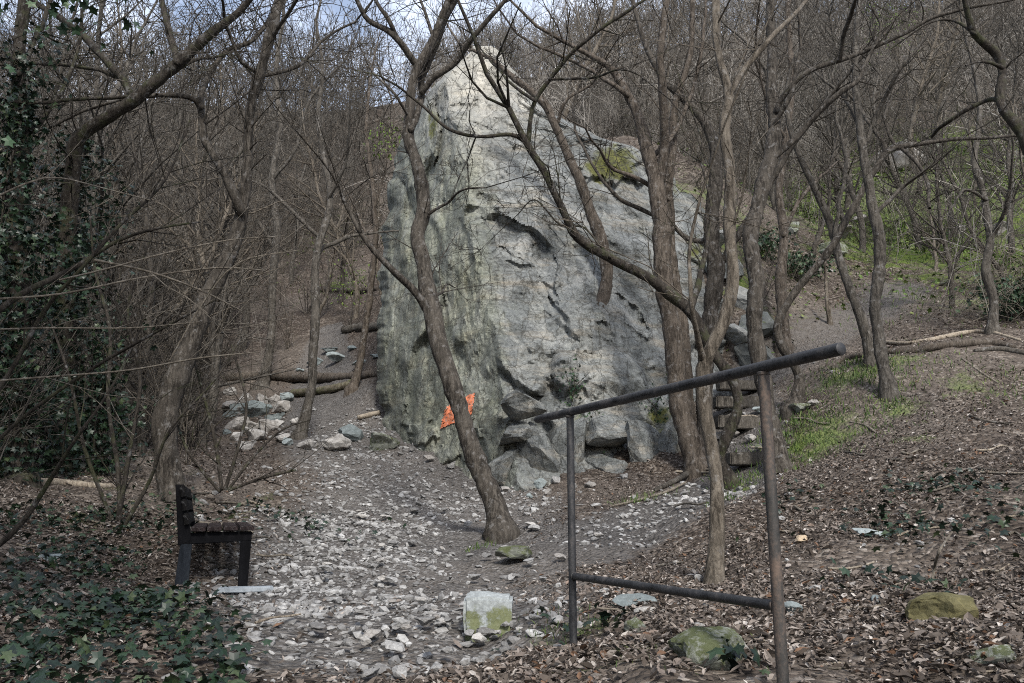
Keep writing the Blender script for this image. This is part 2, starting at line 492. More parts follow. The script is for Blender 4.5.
M['rail_paint'] = metal_mat('rail_paint', (.02, .02, .021), (.045, .045, .047), (.11, .1, .095), .34, .5)
for key in ('rail_paint',):
    M[key].node_tree.nodes['Principled BSDF'].inputs['Metallic'].default_value = .55
M['post_rust'] = metal_mat('post_rust', (.02, .022, .022), (.046, .041, .037), (.125, .09, .07))
M['bench_metal'] = metal_mat('bench_metal', (.003, .003, .0035), (.005, .005, .006), (.009, .009, .01), .85, .06)
M['bench_grey'] = metal_mat('bench_grey', (.009, .011, .014), (.017, .02, .025), (.028, .033, .038), .85, .06)
M['bench_wood'] = bark('bench_wood', (.01, .007, .007), (.021, .0145, .014), (.042, .031, .03))
M['bench_wood_black'] = bark('bench_wood_black', (.003, .0028, .0028), (.006, .0055, .0055), (.012, .011, .011))


def flat_paint(name, c1, c2, worn=False):
    m, nt, b = mat(name, .7, .3)
    n1 = noise(nt, coords(nt), 9, 6, .7)
    c_ = ramp(nt, n1.outputs[0], [(.35, c1), (.6, c2)])
    if worn:
        c_ = mix(nt, ramp(nt, noise(nt, coords(nt), 16, 7, .75).outputs[0], [(.52, (0, 0, 0)), (.6, (.85, .85, .85))]), c_, (.24, .23, .2))
    nt.links.new(c_, b.inputs['Base Color'])
    return m


M['orange'] = flat_paint('orange_paint', (.5, .13, .055), (.66, .21, .1), True)
M['concrete'] = flat_paint('concrete', (.2, .225, .245), (.33, .36, .385))

# ------------------------------------------------------------------ path masks
pathA = [(405, 650, .5), (402, 615, 1.0), (400, 585, 1.35), (415, 545, 1.75), (432, 510, 1.75), (410, 478, 1.5), (362, 455, 1.3), (335, 425, 1.15), (322, 395, .9), (322, 360, .8), (328, 330, .5)]
pathB = [(470, 560, 1.0), (560, 545, .9), (640, 520, .95), (700, 495, .8), (738, 470, .65), (742, 430, .6), (738, 395, .6)]
pathC = [(738, 395, .6), (760, 372, .7), (800, 355, .8), (850, 320, .9), (900, 290, .9)]


def path_pts(tr):
    out = []
    for px, py, w in tr:
        g = ground(px, py)
        out.append((g[0], g[1], w))
    return np.array(out)


PA, PB, PC = path_pts(pathA), path_pts(pathB), path_pts(pathC)


def path_mask(x, y, which=None):
    best = np.zeros(len(x))
    for pl in (which or (PA, PB, PC)):
        for a, b in zip(pl[:-1], pl[1:]):
            d = b[:2] - a[:2]
            t = np.clip(((x - a[0]) * d[0] + (y - a[1]) * d[1]) / (d @ d), 0, 1)
            w = a[2] + (b[2] - a[2]) * t
            dist = np.hypot(x - a[0] - t * d[0], y - a[1] - t * d[1])
            best = np.maximum(best, np.clip(1.5 - dist / w, 0, 1))
    return best


def blob(x, y, px, py, r):
    g = ground(px, py)
    return np.clip(1.3 - np.hypot(x - g[0], y - g[1]) / r, 0, 1)


def moss_mask(x, y):
    m = np.zeros(len(x))
    for px, py, r, s in [(815, 445, .9, .62), (860, 372, 1.3, .6), (905, 440, .5, .4), (780, 500, .35, .4), (960, 380, .9, .4), (900, 410, .5, .5), (940, 250, 6, .8), (980, 190, 8, .92), (880, 190, 7, .85), (930, 150, 9, .75), (850, 235, 4, .6), (1000, 300, 2.5, .5), (345, 285, 2.2, .5), (330, 225, 5, .4), (560, 632, .35, .6), (610, 660, .4, .6), (745, 485, .4, .5), (640, 500, .3, .4), (90, 480, 3, .35), (738, 262, 1.6, .6), (705, 195, 2.2, .6), (770, 300, 1.2, .5), (690, 150, 3, .5)]:
        m = np.maximum(m, s * blob(x, y, px, py, r))
    return m


# ------------------------------------------------------------------ ground sheet
def build_ground():
    nx, ny = 400, 560
    j = np.linspace(0, 1, ny)
    Y = -9 + 9 * j / .12 * (j < .12) + (j >= .12) * (9 + 150 * ((np.exp(4.2 * np.clip((j - .12) / .88, 0, 1)) - 1) / (math.exp(4.2) - 1)))
    s = np.linspace(-1, 1, nx)
    s = np.sinh(2.2 * s) / math.sinh(2.2)
    hw = 14 + .95 * np.clip(Y + 4, 0, None)
    X = s[None, :] * hw[:, None]
    YY = np.repeat(Y[:, None], nx, 1)
    x, y = X.ravel(), YY.ravel()
    z = hz(x, y)
    pm = path_mask(x, y)
    z -= .05 * np.clip(pm, 0, 1)
    idx = np.arange(nx * ny).reshape(ny, nx)
    q = np.stack([idx[:-1, :-1], idx[:-1, 1:], idx[1:, 1:], idx[1:, :-1]], -1).reshape(-1, 4)
    me = raw_mesh('ground', np.stack([x, y, z], -1), q, np.full(len(q), 4), True, {'path': np.maximum(path_mask(x, y, (PA, PB)), .62 * path_mask(x, y, (PC,))), 'gravel': path_mask(x, y, (PA,)), 'moss': moss_mask(x, y)})
    o = mesh_obj('ground', me, M['ground'])
    tag(o, 'sloping forest floor of dirt and leaf litter with a path up to the rock', 'ground', kind='structure')


build_ground()

# ------------------------------------------------------------------ the rock
def plane(a, b, c):
    a, b, c = P(*a), P(*b), P(*c)
    n = np.cross(b - a, c - a)
    return n, n @ (a - EYE)


PLA = plane((520, 490, 12.9), (380, 430, 17.0), (482, 60, 16.6))
PLB = plane((520, 490, 12.9), (700, 465, 13.3), (560, 120, 17.4))
PLC = plane((640, 150, 18.6), (760, 330, 16.6), (620, 330, 15.0))
PLD = plane((470, 62, 17.2), (500, 60, 17.1), (480, 160, 15.9))


def pld(pl, r):
    return pl[1] / (r @ pl[0])


LP = np.array([(44, 476), (55, 467), (66, 456), (80, 440), (110, 413), (140, 401), (180, 391), (230, 385), (280, 383), (330, 377), (390, 378), (430, 382), (520, 395)], float)
RP = np.array([(44, 490), (55, 501), (80, 521), (110, 545), (125, 572), (138, 604), (146, 640), (165, 662), (200, 692), (240, 724), (285, 750), (330, 764), (400, 770), (520, 772)], float)
CREV = [((488, 235), (505, 285), 3, .22), ((505, 285), (524, 345), 5, .35), ((524, 345), (548, 386), 5, .42), ((548, 386), (600, 402), 4, .38), ((600, 402), (655, 428), 4, .3), ((655, 428), (690, 448), 4, .25),
        ((520, 365), (500, 425), 3, .22), ((505, 425), (545, 425), 3, .35), ((545, 425), (556, 470), 4, .4), ((500, 425), (512, 470), 3, .25), ((600, 420), (612, 470), 4, .3), ((556, 395), (575, 440), 3, .25), ((640, 430), (650, 475), 4, .3),
        ((625, 300), (650, 370), 3, .22), ((585, 300), (640, 290), 3, .3), ((640, 290), (665, 330), 4, .3), ((540, 285), (565, 300), 3, .18), ((445, 100), (438, 180), 3, .2), ((432, 120), (428, 190), 2.5, .2),
        ((690, 260), (735, 330), 4, .3), ((670, 210), (700, 300), 3, .22), ((500, 60), (515, 130), 3, .15), ((410, 440), (450, 400), 2, .12)]
BLK = [(420, 432, 12, 9, .15), (455, 452, 16, 8, .12), (600, 345, 42, 40, .14), (560, 370, 26, 18, .1), (610, 165, 26, 14, .3), (700, 320, 20, 26, .35), (725, 290, 14, 18, .3)]


def facet(p, ds, ps, seed, tilt, off, soft):
    """height of a broken plane: each cell has its own tilt and offset, with a short ramp to its neighbour"""
    r1, r2 = nvec(ps[0] * seed), nvec(ps[1] * seed)
    e1 = r1.dot(p - ps[0]) * tilt + r1.x * off
    e2 = r2.dot(p - ps[1]) * tilt + r2.x * off
    t = .5 + .5 * min(1.0, (ds[1] - ds[0]) / soft)
    return e1 * t + e2 * (1 - t)


def rock_depth(px, py, detail=True):
    r = ray(px, py)
    dA, dB, dC, dD = pld(PLA, r), pld(PLB, r), pld(PLC, r), pld(PLD, r)
    def extra(d, crev):
        for cx, cy, rx, ry, am in BLK:
            ex = 4 * np.sin(py * .23 + cx) + 2 * np.sin(py * .6 + px * .2)
            ey = 4 * np.sin(px * .21 + cy) + 2 * np.sin(px * .57 + py * .2)
            q = np.maximum(np.abs(px + ex - cx) / rx, np.abs(py + ey - cy) / ry)
            d = d - am * np.clip((1.25 - q) / .3, 0, 1)
        for (x0, y0), (x1, y1), w, am in crev:
            dx, dy = x1 - x0, y1 - y0
            t = np.clip(((px - x0) * dx + (py - y0) * dy) / (dx * dx + dy * dy), 0, 1)
            wob = 3.5 * np.sin(py * .13 + px * .07 + x0) + 1.5 * np.sin(py * .41 + x1)
            wv = w * 1.3 * (.75 + .45 * np.sin(py * .19 + px * .11 + y0))
            q = np.hypot(px + wob - x0 - t * dx, py + .6 * wob - y0 - t * dy) / wv
            d = d + .12 * am * np.exp(-q * q)
        return d
    if not detail:
        return extra(np.maximum.reduce([dA, dB, dC, dD]), CREV)
    p0 = (EYE + r * np.maximum.reduce([dA, dB, dC, dD])[..., None]).reshape(-1, 3)
    eA, eB, eC = np.zeros(len(p0)), np.zeros(len(p0)), np.zeros(len(p0))
    for i in range(len(p0)):
        x, y, z = p0[i]
        V3 = Vector((x, y, z))
        # left slab: steep ribs and long plates
        v = Vector((x * .9 + z * .3, y * .5, z * .16))
        w = nvec(v * 1.5) * .4
        ds, ps = mn.voronoi(v * .9 + w)
        eA[i] = facet(v * .9 + w, ds, ps, 11.3, .6, .10, .10) + .14 * mn.fractal(Vector((x * 2.4 + z * .8, y * 1.6, z * .28)), .8, 2.1, 5)
        # right face: big tilted plates, diagonal joints
        v = Vector((x * .62 + z * .34, y * .5, z * .4 - x * .2))
        w = nvec(v * 1.4) * .42 + nvec(v * 5.1) * .07
        ds, ps = mn.voronoi(v * .95 + w)
        e = facet(v * .95 + w, ds, ps, 7.7, .62, .08, .10)
        low = max(0.0, min(1.0, (3.2 - z) / 1.2))
        ds, ps = mn.voronoi(v * 2.6 + w * 1.4)
        e += facet(v * 2.6 + w * 1.4, ds, ps, 5.3, .3, .06, .12) * (.6 + .4 * low) - .012 * max(0, 1 - (ds[1] - ds[0]) / .05)
        eB[i] = e + .08 * mn.fractal(Vector((x * 1.7 + z * .9, y, z * .8 - x * .5)), .8, 2.1, 5)
        eC[i] = .16 * mn.fractal(V3 * .6, 1.1, 2.1, 4) + .045 * mn.fractal(Vector((x * 3.3 + z * 1.5, y * 3, z * 2.2 - x)), .7, 2.1, 5) + .10 * mn.noise(V3 * 1.5)
    sh = d0 = dA.shape
    eA, eB, eC = eA.reshape(sh), eB.reshape(sh), eC.reshape(sh)
    d = np.maximum.reduce([dA - eA, dB - eB, dC - eB * .8, dD - eA])
    d = extra(d - eC, CREV)
    return d


def build_rock():
    nj, ni = 330, 290
    py = np.linspace(46, 515, nj)
    xl, xr = np.interp(py, LP[:, 0], LP[:, 1]), np.interp(py, RP[:, 0], RP[:, 1])
    jit = np.array([mn.fractal(Vector((0, p * .05, 3)), 1, 2, 4) for p in py]) * 6
    jit2 = np.array([mn.fractal(Vector((9, p * .03, 3)), 1, 2, 3) for p in py]) * 12
    xl, xr = xl + jit, xr + jit2
    u = np.linspace(0, 1, ni)
    PX = xl[:, None] + (xr - xl)[:, None] * u[None]
    PY = np.repeat(py[:, None], ni, 1)
    D = rock_depth(PX, PY)
    e = 3 * np.array([[mn.noise(Vector((p * .06, k * .03, 2))) for k in range(ni)] for p in py]) + np.minimum(np.minimum(u[None] * (xr - xl)[:, None], (1 - u)[None] * (xr - xl)[:, None]), (PY - 46) * 1.2)
    D = D + .55 * np.clip(1 - e / 9, 0, 1) ** 2
    V = EYE + ray(PX, PY) * D[..., None]
    Vf = V.reshape(-1, 3)
    idx = np.arange(nj * ni).reshape(nj, ni)
    q = [np.stack([idx[:-1, :-1], idx[1:, :-1], idx[1:, 1:], idx[:-1, 1:]], -1).reshape(-1, 4)]
    # sides and back: the rim goes back into the slope
    rim = np.concatenate([idx[::-1, 0], idx[0, 1:], idx[1:, -1]])
    prev, base, extra = rim, nj * ni, []
    cx = Vf[rim].mean(0)
    for k, (dy, dz, sh) in enumerate([(.35, .0, .0), (.9, -.05, .02), (1.8, -.3, .06), (3.0, -.9, .12), (4.6, -2.0, .25), (6.2, -4.0, .5)]):
        R_ = Vf[rim].copy()
        R_[:, 1] += dy
        R_[:, 2] += dz * (R_[:, 2] / 10)
        R_[:, 0] += (cx[0] - R_[:, 0]) * sh
        R_ += np.array([nvec(Vector(p) * .8) for p in R_]) * .25
        ids = base + np.arange(len(rim)); base += len(rim)
        extra.append(R_)
        q.append(np.stack([prev[:-1], prev[1:], ids[1:], ids[:-1]], -1))
        prev = ids
    extra.append(np.array([[cx[0], 22.5, 2.0]]))
    q = np.concatenate(q)
    tri = np.stack([prev[:-1], prev[1:], np.full(len(prev) - 1, base)], -1)
    Vall = np.concatenate([Vf] + extra)
    loops = np.concatenate([q.ravel(), tri.ravel()])
    tot = np.concatenate([np.full(len(q), 4), np.full(len(tri), 3)])
    fx, fy = PX.ravel(), PY.ravel()
    ridge = np.interp(fy, [46, 250, 500], [484, 496, 522])
    lich = np.clip((ridge - fx) / 25 + .3, 0, 1) * np.clip((fy - 60) / 120, .25, 1)
    ptop = np.clip(1 - (fy - 60) / 190, 0, 1) * np.clip(1 - np.abs(fx - 480) / 110, 0, 1)
    moss = np.zeros(len(fx))
    for x, y, rx, ry, s in [(612, 165, 40, 26, .75), (578, 430, 14, 28, .55), (655, 425, 26, 30, .6), (735, 350, 20, 26, .55), (560, 390, 14, 8, .5), (445, 200, 8, 90, .4), (433, 120, 9, 70, .5), (700, 250, 26, 40, .55), (725, 270, 30, 50, .5), (660, 190, 30, 26, .5), (505, 290, 12, 40, .4), (400, 430, 22, 14, .35)]:
        moss = np.maximum(moss, s * np.clip(1.4 - np.hypot((fx - x) / rx, (fy - y) / ry), 0, 1))
    pad = np.zeros(len(Vall) - len(fx))
    me = raw_mesh('rock_outcrop', Vall, loops, tot, True, {'lichen': np.concatenate([lich, pad + .8]), 'pale_top': np.concatenate([ptop, pad]), 'moss': np.concatenate([moss, pad + .3])})
    try:
        me.set_sharp_from_angle(angle=rad(26))
    except Exception:
        pass
    o = mesh_obj('rock_outcrop', me, M['rock'])
    tag(o, 'tall grey lichen-streaked climbing rock rising behind the leaning tree', 'rock')
    # orange paint patch on the slab
    nu = 26
    a, b, c, d = [np.array(p, float) for p in ((440, 429), (446, 407), (475, 392), (472, 414))]
    s, t = np.meshgrid(np.linspace(0, 1, nu), np.linspace(0, 1, nu))
    pxy = a + (b - a) * t[..., None] + (d - a) * s[..., None] + (c - b - d + a) * (s * t)[..., None]
    pxy = pxy + nr.normal(size=pxy.shape) * .5
    from mathutils.bvhtree import BVHTree
    dg = BVHTree.FromPolygons([tuple(v) for v in Vall[:nj * ni]], [tuple(f) for f in q[:(nj - 1) * (ni - 1)]])
    global ROCK_BVH
    ROCK_BVH = dg
    pv = []
    for (x, y) in pxy.reshape(-1, 2):
        rr = Vector(ray(x, y)).normalized()
        hit = dg.ray_cast(Vector(EYE), rr)[0]
        pv.append(np.array(hit - rr * .035) if hit else P(x, y, 15))
    ii = np.arange(nu * nu).reshape(nu, nu)
    qq = np.stack([ii[:-1, :-1], ii[:-1, 1:], ii[1:, 1:], ii[1:, :-1]], -1).reshape(-1, 4)
    pm = mesh_obj('paint_mark', raw_mesh('paint_mark', pv, qq, np.full(len(qq), 4), True), M['orange'], o)
    pm['label'] = 'orange painted patch on the slab'
    return o


ROCK = build_rock()

# ------------------------------------------------------------------ traced trees
TREES = []


def px_path(tr, Y0, dY):
    """(px,py,width px) rows -> (x,y,z,r); depth runs from Y0 to Y0+dY with a slow wander."""
    n = len(tr)
    ph = rnd.uniform(0, 6.28)
    out = []
    for i, (px, py, w) in enumerate(tr):
        t = i / max(1, n - 1)
        Y = Y0 + dY * t + .12 * math.sin(ph + t * 7) * min(1, t * 3) - .12 * math.sin(ph) * 0
        p = P(px, py, Y)
        out.append((*p, w / 2 / F * Y * CP))
    return np.array(out)


def traced_tree(label, trunk, limbs=(), bm='bark_brown', Y=None, lean=.3, tw=1.0, extend=True, group=None, name='bare_tree', tlen=1.0, cat='tree'):
    if Y is None:
        Y = hitY(trunk[0][0], trunk[0][1])
        root = True
    else:
        root = False
    tp = px_path(trunk, Y, lean)
    o = tp[0, :3].copy()
    if root:
        o[2] = h1(o[0], o[1])
        first = tp[0].copy(); first[2] -= .3; first[3] *= 1.15
        tp = np.vstack([first, tp])
    t = thing(name, label, cat, tuple(o), group=group)
    ts = spline(tp, .07)
    ts[:, 3] *= np.array([1 + .16 * mn.noise(Vector((q[0] * 2, q[1] * 2, q[2] * 3.1))) + .10 * max(0, mn.noise(Vector((q[0] * 5, q[2] * 7.3, 4)))) for q in ts])
    if root:
        ts[:, 3] *= 1 + .55 * np.exp(-np.maximum(ts[:, 2] - o[2], 0) / .13)
    ts[:, :3] += np.array([nvec(Vector(q) * 1.9) for q in ts[:, :3]]) * .02
    T = Tubes(); T.add(ts[:, :3], ts[:, 3], 12)
    mesh_obj('trunk', T.mesh('trunk', o, .035), M[bm], t)
    C_ = Tubes()
    allp = [ts]
    tpx = np.array([(a, b) for a, b, _ in trunk], float)
    tY = np.linspace(Y, Y + lean, len(trunk))
    traced = [(tpx, tY)]
    for lb in limbs:
        sx, sy = lb[0][0], lb[0][1]
        best = None
        for tx, ty in traced:
            k = np.argmin(np.hypot(tx[:, 0] - sx, tx[:, 1] - sy))
            dd = math.hypot(tx[k, 0] - sx, tx[k, 1] - sy)
            if best is None or dd < best[0]: best = (dd, ty[k])
        dY = rnd.choice((-1, 1)) * rnd.uniform(.3, 1.0)
        lp = px_path(lb, best[1], dY)
        ls = spline(lp, .08)
        ls[:, :3] += np.array([nvec(Vector(p) * 3.0) for p in ls[:, :3]]) * .018
        ls_ = np.vstack([ls[:1], ls[:1], ls])
        d_ = unit(ls[1, :3] - ls[0, :3])
        ls_[0, :3] -= d_ * ls[0, 3] * .9; ls_[1, :3] -= d_ * ls[0, 3] * .5; ls_[0, 3] = .001; ls_[1, 3] *= .75
        L = Tubes(); L.add(ls_[:, :3], ls_[:, 3], 8)
        mesh_obj('limb', L.mesh('limb', o, .03), M[bm], t)
        traced.append((np.array([(a, b) for a, b, _ in lb], float), np.linspace(best[1], best[1] + dY, len(lb))))
        allp.append(ls)
    for k, ls in enumerate(allp):
        seglen = np.linalg.norm(np.diff(ls[:, :3], axis=0), axis=1)
        tot = seglen.sum()
        n = int(tot * (3.6 if k else 1.5) * tw)
        for _ in range(n):
            i = rnd.randrange(len(ls) // (3 if k else 2), len(ls) - 1) if len(ls) > 6 else 0
            d = unit(ls[min(i + 1, len(ls) - 1), :3] - ls[i, :3])
            r0 = min(ls[i, 3] * .5, .014)
            grow(C_, ls[i, :3], side_dir(d, rnd.uniform(.6, 1.2)), rnd.uniform(.4, 1.3) * tlen, max(.004, r0 * rnd.uniform(.5, 1)), 0, 2, up=.05, wig=.24, rmin=.0034, dens=.85)
        if extend and ls[-1, 3] > .006:
            d = unit(ls[-1, :3] - ls[-3, :3])
            grow(C_, ls[-1, :3], d, rnd.uniform(1.6, 2.8), ls[-1, 3], 0, 3, up=.05, wig=.18, rmin=.0034, dens=.8)
    me = C_.mesh('crown', o)
    if me: mesh_obj('crown', me, M[bm], t)
    TREES.append((o, ts))
    return t


# T1 the leaning tree in front of the rock
traced_tree('dark bare tree leaning left across the rock face beside the path',
    [(502, 533, 24), (494, 505, 21), (480, 472, 20), (466, 430, 19), (452, 385, 19), (439, 345, 19), (431, 305, 19), (424, 265, 16), (417, 235, 15), (424, 205, 14), (417, 165, 13), (409, 135, 12), (411, 92, 10), (418, 68, 11)],
    [[(411, 130, 8), (416, 118, 7), (422, 98, 7), (421, 78, 8), (430, 56, 11), (443, 22, 10), (454, 0, 9), (462, -30, 7)],
     [(419, 69, 8), (404, 48, 8), (389, 31, 7), (369, 20, 6), (357, 0, 5), (348, -25, 4)],
     [(398, 40, 5), (389, 20, 5), (376, 0, 4), (368, -20, 3)],
     [(422, 92, 7), (434, 78, 7), (456, 61, 7), (476, 33, 6), (506, 0, 5), (525, -25, 4)],
     [(428, 312, 8), (414, 291, 8), (390, 268, 7), (373, 250, 6), (359, 230, 5), (346, 205, 4), (336, 180, 3), (322, 160, 2)],
     [(431, 300, 4), (443, 292, 3)],
     [(430, 214, 4), (446, 203, 3), (463, 190, 2.5), (484, 188, 1.5)],
     [(410, 120, 3), (395, 95, 3), (372, 72, 2)]], 'bark_brown', lean=.9, tw=.8)
# T3 arching tree
traced_tree('dark tree whose long arching limb sweeps left across the rock',
    [(731, 484, 14), (720, 458, 12), (726, 440, 11), (736, 416, 11), (738, 400, 10), (731, 378, 11), (717, 358, 12), (703, 335, 12), (690, 312, 12), (665, 290, 11), (640, 274, 10), (610, 258, 10), (590, 246, 9), (574, 232, 9), (560, 206, 8), (542, 168, 8), (527, 142, 7)],
    [[(527, 142, 6), (510, 134, 5), (476, 137, 4), (452, 131, 4), (436, 118, 3.5), (408, 94, 3), (380, 75, 2)],
     [(528, 141, 6), (531, 118, 5), (536, 98, 5), (549, 80, 5), (572, 53, 4.5), (595, 33, 4), (629, 10, 4), (645, 0, 3)],
     [(690, 312, 9), (702, 270, 6), (708, 235, 4), (712, 205, 3)],
     [(535, 100, 4), (512, 84, 3), (490, 60, 2)],
     [(610, 258, 3), (585, 228, 2.5), (560, 225, 2), (535, 200, 1.5), (518, 215, 1)],
     [(549, 80, 3), (590, 78, 3), (620, 70, 2), (640, 75, 1.5)]], 'bark_dark', lean=-.8, tw=.9)
# T4
traced_tree('pale slender trunk rooted in litter just behind the railing',
    [(714, 585, 15), (713, 560, 14), (716, 520, 14), (717, 480, 14), (712, 448, 14), (706, 405, 14), (703, 370, 14), (713, 342, 14), (723, 320, 14), (731, 286, 13), (730, 228, 13), (729, 187, 12), (725, 133, 12), (727, 97, 11), (720, 60, 9), (716, 20, 9), (715, -5, 8)],
    [[(727, 97, 8), (744, 72, 7), (768, 42, 6), (795, 12, 5), (810, -5, 4)], [(706, 365, 8), (698, 340, 6), (690, 300, 5), (690, 250, 4), (700, 200, 3)]], 'bark_grey', lean=.5, tw=.5)
# T5
traced_tree('thick brown trunk at the foot of the rock left of the steps',
    [(700, 470, 22), (690, 440, 22), (682, 415, 22), (677, 385, 21), (674, 350, 20), (669, 311, 19), (662, 270, 19), (662, 228, 19), (657, 190, 18), (649, 157, 15), (642, 127, 12), (628, 95, 10), (612, 70, 8), (590, 55, 6)],
    [[(657, 190, 12), (664, 150, 11), (664, 110, 10), (660, 60, 9), (664, 20, 8), (668, -8, 7)], [(628, 95, 6), (606, 80, 5), (575, 62, 4), (540, 48, 3)], [(650, 160, 6), (676, 130, 5), (694, 85, 5), (703, 40, 4), (706, 0, 3)]], 'bark_red', lean=.5, tw=.6)
traced_tree('narrower brown trunk close behind the thick one below the rock',
    [(694, 452, 13), (688, 400, 13), (684, 350, 13), (680, 310, 12), (672, 265, 12), (670, 228, 12), (668, 190, 11), (672, 150, 10), (676, 100, 8), (690, 55, 7), (692, 10, 6), (690, -20, 5)],
    [[(670, 200, 5), (640, 180, 5), (612, 168, 4), (600, 150, 3)]], 'bark_red', lean=.4, tw=.6)
# T7
traced_tree('grey-brown trunk sweeping up left from behind the arching tree',
    [(706, 448, 17), (704, 410, 16), (706, 370, 16), (710, 320, 17), (716, 272, 18), (712, 240, 16), (713, 205, 16), (716, 172, 14), (714, 143, 12), (700, 116, 9), (684, 100, 8), (662, 77, 7), (646, 45, 6), (635, 8, 5), (630, -15, 4)],
    [[(716, 272, 8), (735, 240, 8), (765, 195, 7), (790, 150, 6), (815, 115, 5)], [(712, 240, 6), (690, 240, 6), (668, 222, 5), (632, 205, 5), (612, 192, 4), (590, 160, 3), (575, 130, 3)]], 'bark_brown', lean=.3, tw=.6)
# T8
traced_tree('tall brown trunk between the railing top and the timber steps',
    [(781, 470, 17), (776, 440, 16), (768, 405, 16), (760, 365, 17), (755, 330, 17), (755, 305, 17), (757, 283, 17), (753, 258, 16), (751, 230, 16), (759, 205, 16), (768, 165, 15), (774, 128, 14), (771, 83, 12), (773, 50, 11), (770, 13, 10), (770, -15, 8)],
    [[(776, 112, 6), (783, 96, 6), (801, 76, 6), (820, 66, 6), (840, 60, 5.5), (871, 48, 5), (901, 35, 5), (941, 15, 4), (995, 3, 3), (1030, -5, 2)], [(840, 60, 5), (843, 38, 5), (850, 18, 5), (857, -5, 4)], [(771, 160, 7), (801, 133, 7), (820, 112, 6), (836, 97, 6), (858, 80, 5), (866, 62, 4), (880, 30, 3), (872, 8, 2)], [(774, 125, 5), (790, 95, 5), (800, 50, 4), (798, 10, 3)]], 'bark_brown', lean=.5, tw=.6)
# T9
traced_tree('straight brown trunk standing in grass at the fallen logs',
    [(890, 398, 14), (885, 371, 13), (879, 338, 12), (875, 305, 12), (880, 262, 12), (878, 230, 12), (870, 195, 10), (863, 150, 9), (858, 110, 8), (855, 65, 7), (858, 20, 6), (862, -10, 5)],
    [[(863, 150, 5), (880, 110, 5), (900, 70, 4), (925, 40, 3)], [(875, 215, 5), (900, 190, 4), (925, 170, 3), (940, 160, 2)], [(861, 130, 4), (845, 100, 4), (825, 80, 3), (800, 60, 2)]], 'bark_wood', lean=.4, tw=.8)
traced_tree('trunk leaning left beside the straight one at the fallen logs',
    [(873, 362, 11), (867, 338, 11), (861, 318, 10), (849, 286, 9), (840, 258, 9), (834, 236, 8), (822, 205, 7), (805, 170, 6), (790, 130, 5), (786, 90, 4)],
    [[(834, 236, 5), (840, 200, 4), (846, 160, 4), (836, 120, 3)]], 'bark_wood', lean=.3, tw=.8)
# T10
traced_tree('crooked low tree arching right above the fallen logs',
    [(793, 411, 15), (798, 395, 13), (799, 375, 10), (780, 343, 9), (778, 322, 8), (791, 298, 8), (806, 278, 8), (830, 249, 8), (842, 227, 8), (864, 188, 7), (882, 158, 7), (896, 147, 6), (931, 142, 5), (968, 139, 4), (1021, 135, 3)],
    [[(882, 158, 5), (885, 145, 5), (870, 125, 4), (858, 105, 3), (845, 90, 3)], [(900, 147, 4), (915, 160, 4), (927, 180, 4), (929, 208, 3)], [(896, 147, 4), (885, 120, 3), (893, 90, 3), (905, 55, 2)]], 'bark_brown', lean=-.3, tw=.9, extend=False)
# T13 on the rock ledge
traced_tree('reddish trunk growing out of a ledge on the rock face',
    [(594, 338, 26), (599, 316, 18), (606, 285, 13), (606, 262, 13), (600, 236, 13), (592, 214, 12), (583, 190, 11), (570, 158, 10), (556, 128, 9), (546, 107, 9), (530, 90, 8), (512, 76, 7), (490, 58, 5)],
    [[(556, 128, 4), (566, 100, 4), (590, 85, 3), (600, 70, 2)]], 'bark_red', Y=float(ROCK_BVH.ray_cast(Vector(EYE), Vector(ray(597, 322)).normalized())[0][1]) + .4, lean=.5, tw=.7)
# T14 leaning tree behind the bench
traced_tree('thick leaning tree with a forked top directly behind the bench',
    [(174, 500, 23), (168, 456, 23), (165, 415, 23), (179, 373, 23), (193, 338, 20), (204, 305, 19), (220, 275, 17), (233, 245, 15), (241, 215, 14), (247, 173, 11), (250, 117, 10), (257, 80, 12), (265, 55, 11), (273, 27, 12), (281, -5, 11)],
    [[(241, 212, 10), (237, 200, 10), (227, 180, 10), (213, 153, 9), (203, 133, 9), (201, 107, 8), (190, 98, 6), (160, 95, 5), (120, 100, 4)], [(202, 107, 6), (203, 88, 6), (213, 68, 6), (230, 50, 5), (253, 40, 5), (275, 12, 4)],
     [(260, 75, 5), (240, 60, 4), (228, 30, 4), (222, 0, 3)], [(268, 45, 5), (290, 10, 4), (305, -10, 3)], [(258, 78, 4), (300, 65, 4), (322, 40, 3), (355, 22, 2.5)]], 'bark_brown', lean=.3, tw=1.2)
# T15 ivy tree
traced_tree('dark ivy-wrapped tree with a bent limb near the left edge',
    [(62, 470, 20), (66, 400, 19), (66, 330, 18), (66, 260, 18), (70, 210, 17), (72, 173, 16), (80, 138, 14), (107, 117, 13), (133, 103, 13), (150, 87, 12), (177, 63, 12), (207, 37, 10), (237, 13, 8), (258, -10, 6)],
    [[(135, 100, 9), (123, 80, 9), (105, 60, 8), (87, 40, 8), (60, 18, 7), (33, 0, 6), (10, -20, 5)], [(177, 63, 9), (172, 43, 8), (163, 10, 7), (160, -15, 5)], [(125, 82, 4), (90, 68, 4), (40, 64, 4), (-10, 66, 3)], [(155, 85, 4), (190, 62, 4), (225, 55, 3)], [(140, 97, 4), (90, 98, 4), (40, 102, 4), (-10, 104, 3)]], 'bark_dark', lean=-1.2, tw=1.1)
traced_tree('dark ivy-choked trunk cut by the left frame edge',
    [(20, 480, 24), (16, 400, 22), (20, 300, 22), (14, 220, 20), (22, 140, 17), (18, 70, 14), (24, 0, 12), (26, -20, 10)],
    [[(18, 75, 6), (36, 40, 5), (52, 0, 4)], [(22, 140, 6), (50, 110, 5), (75, 60, 4), (85, 0, 3)]], 'bark_dark', lean=.2, tw=.9)
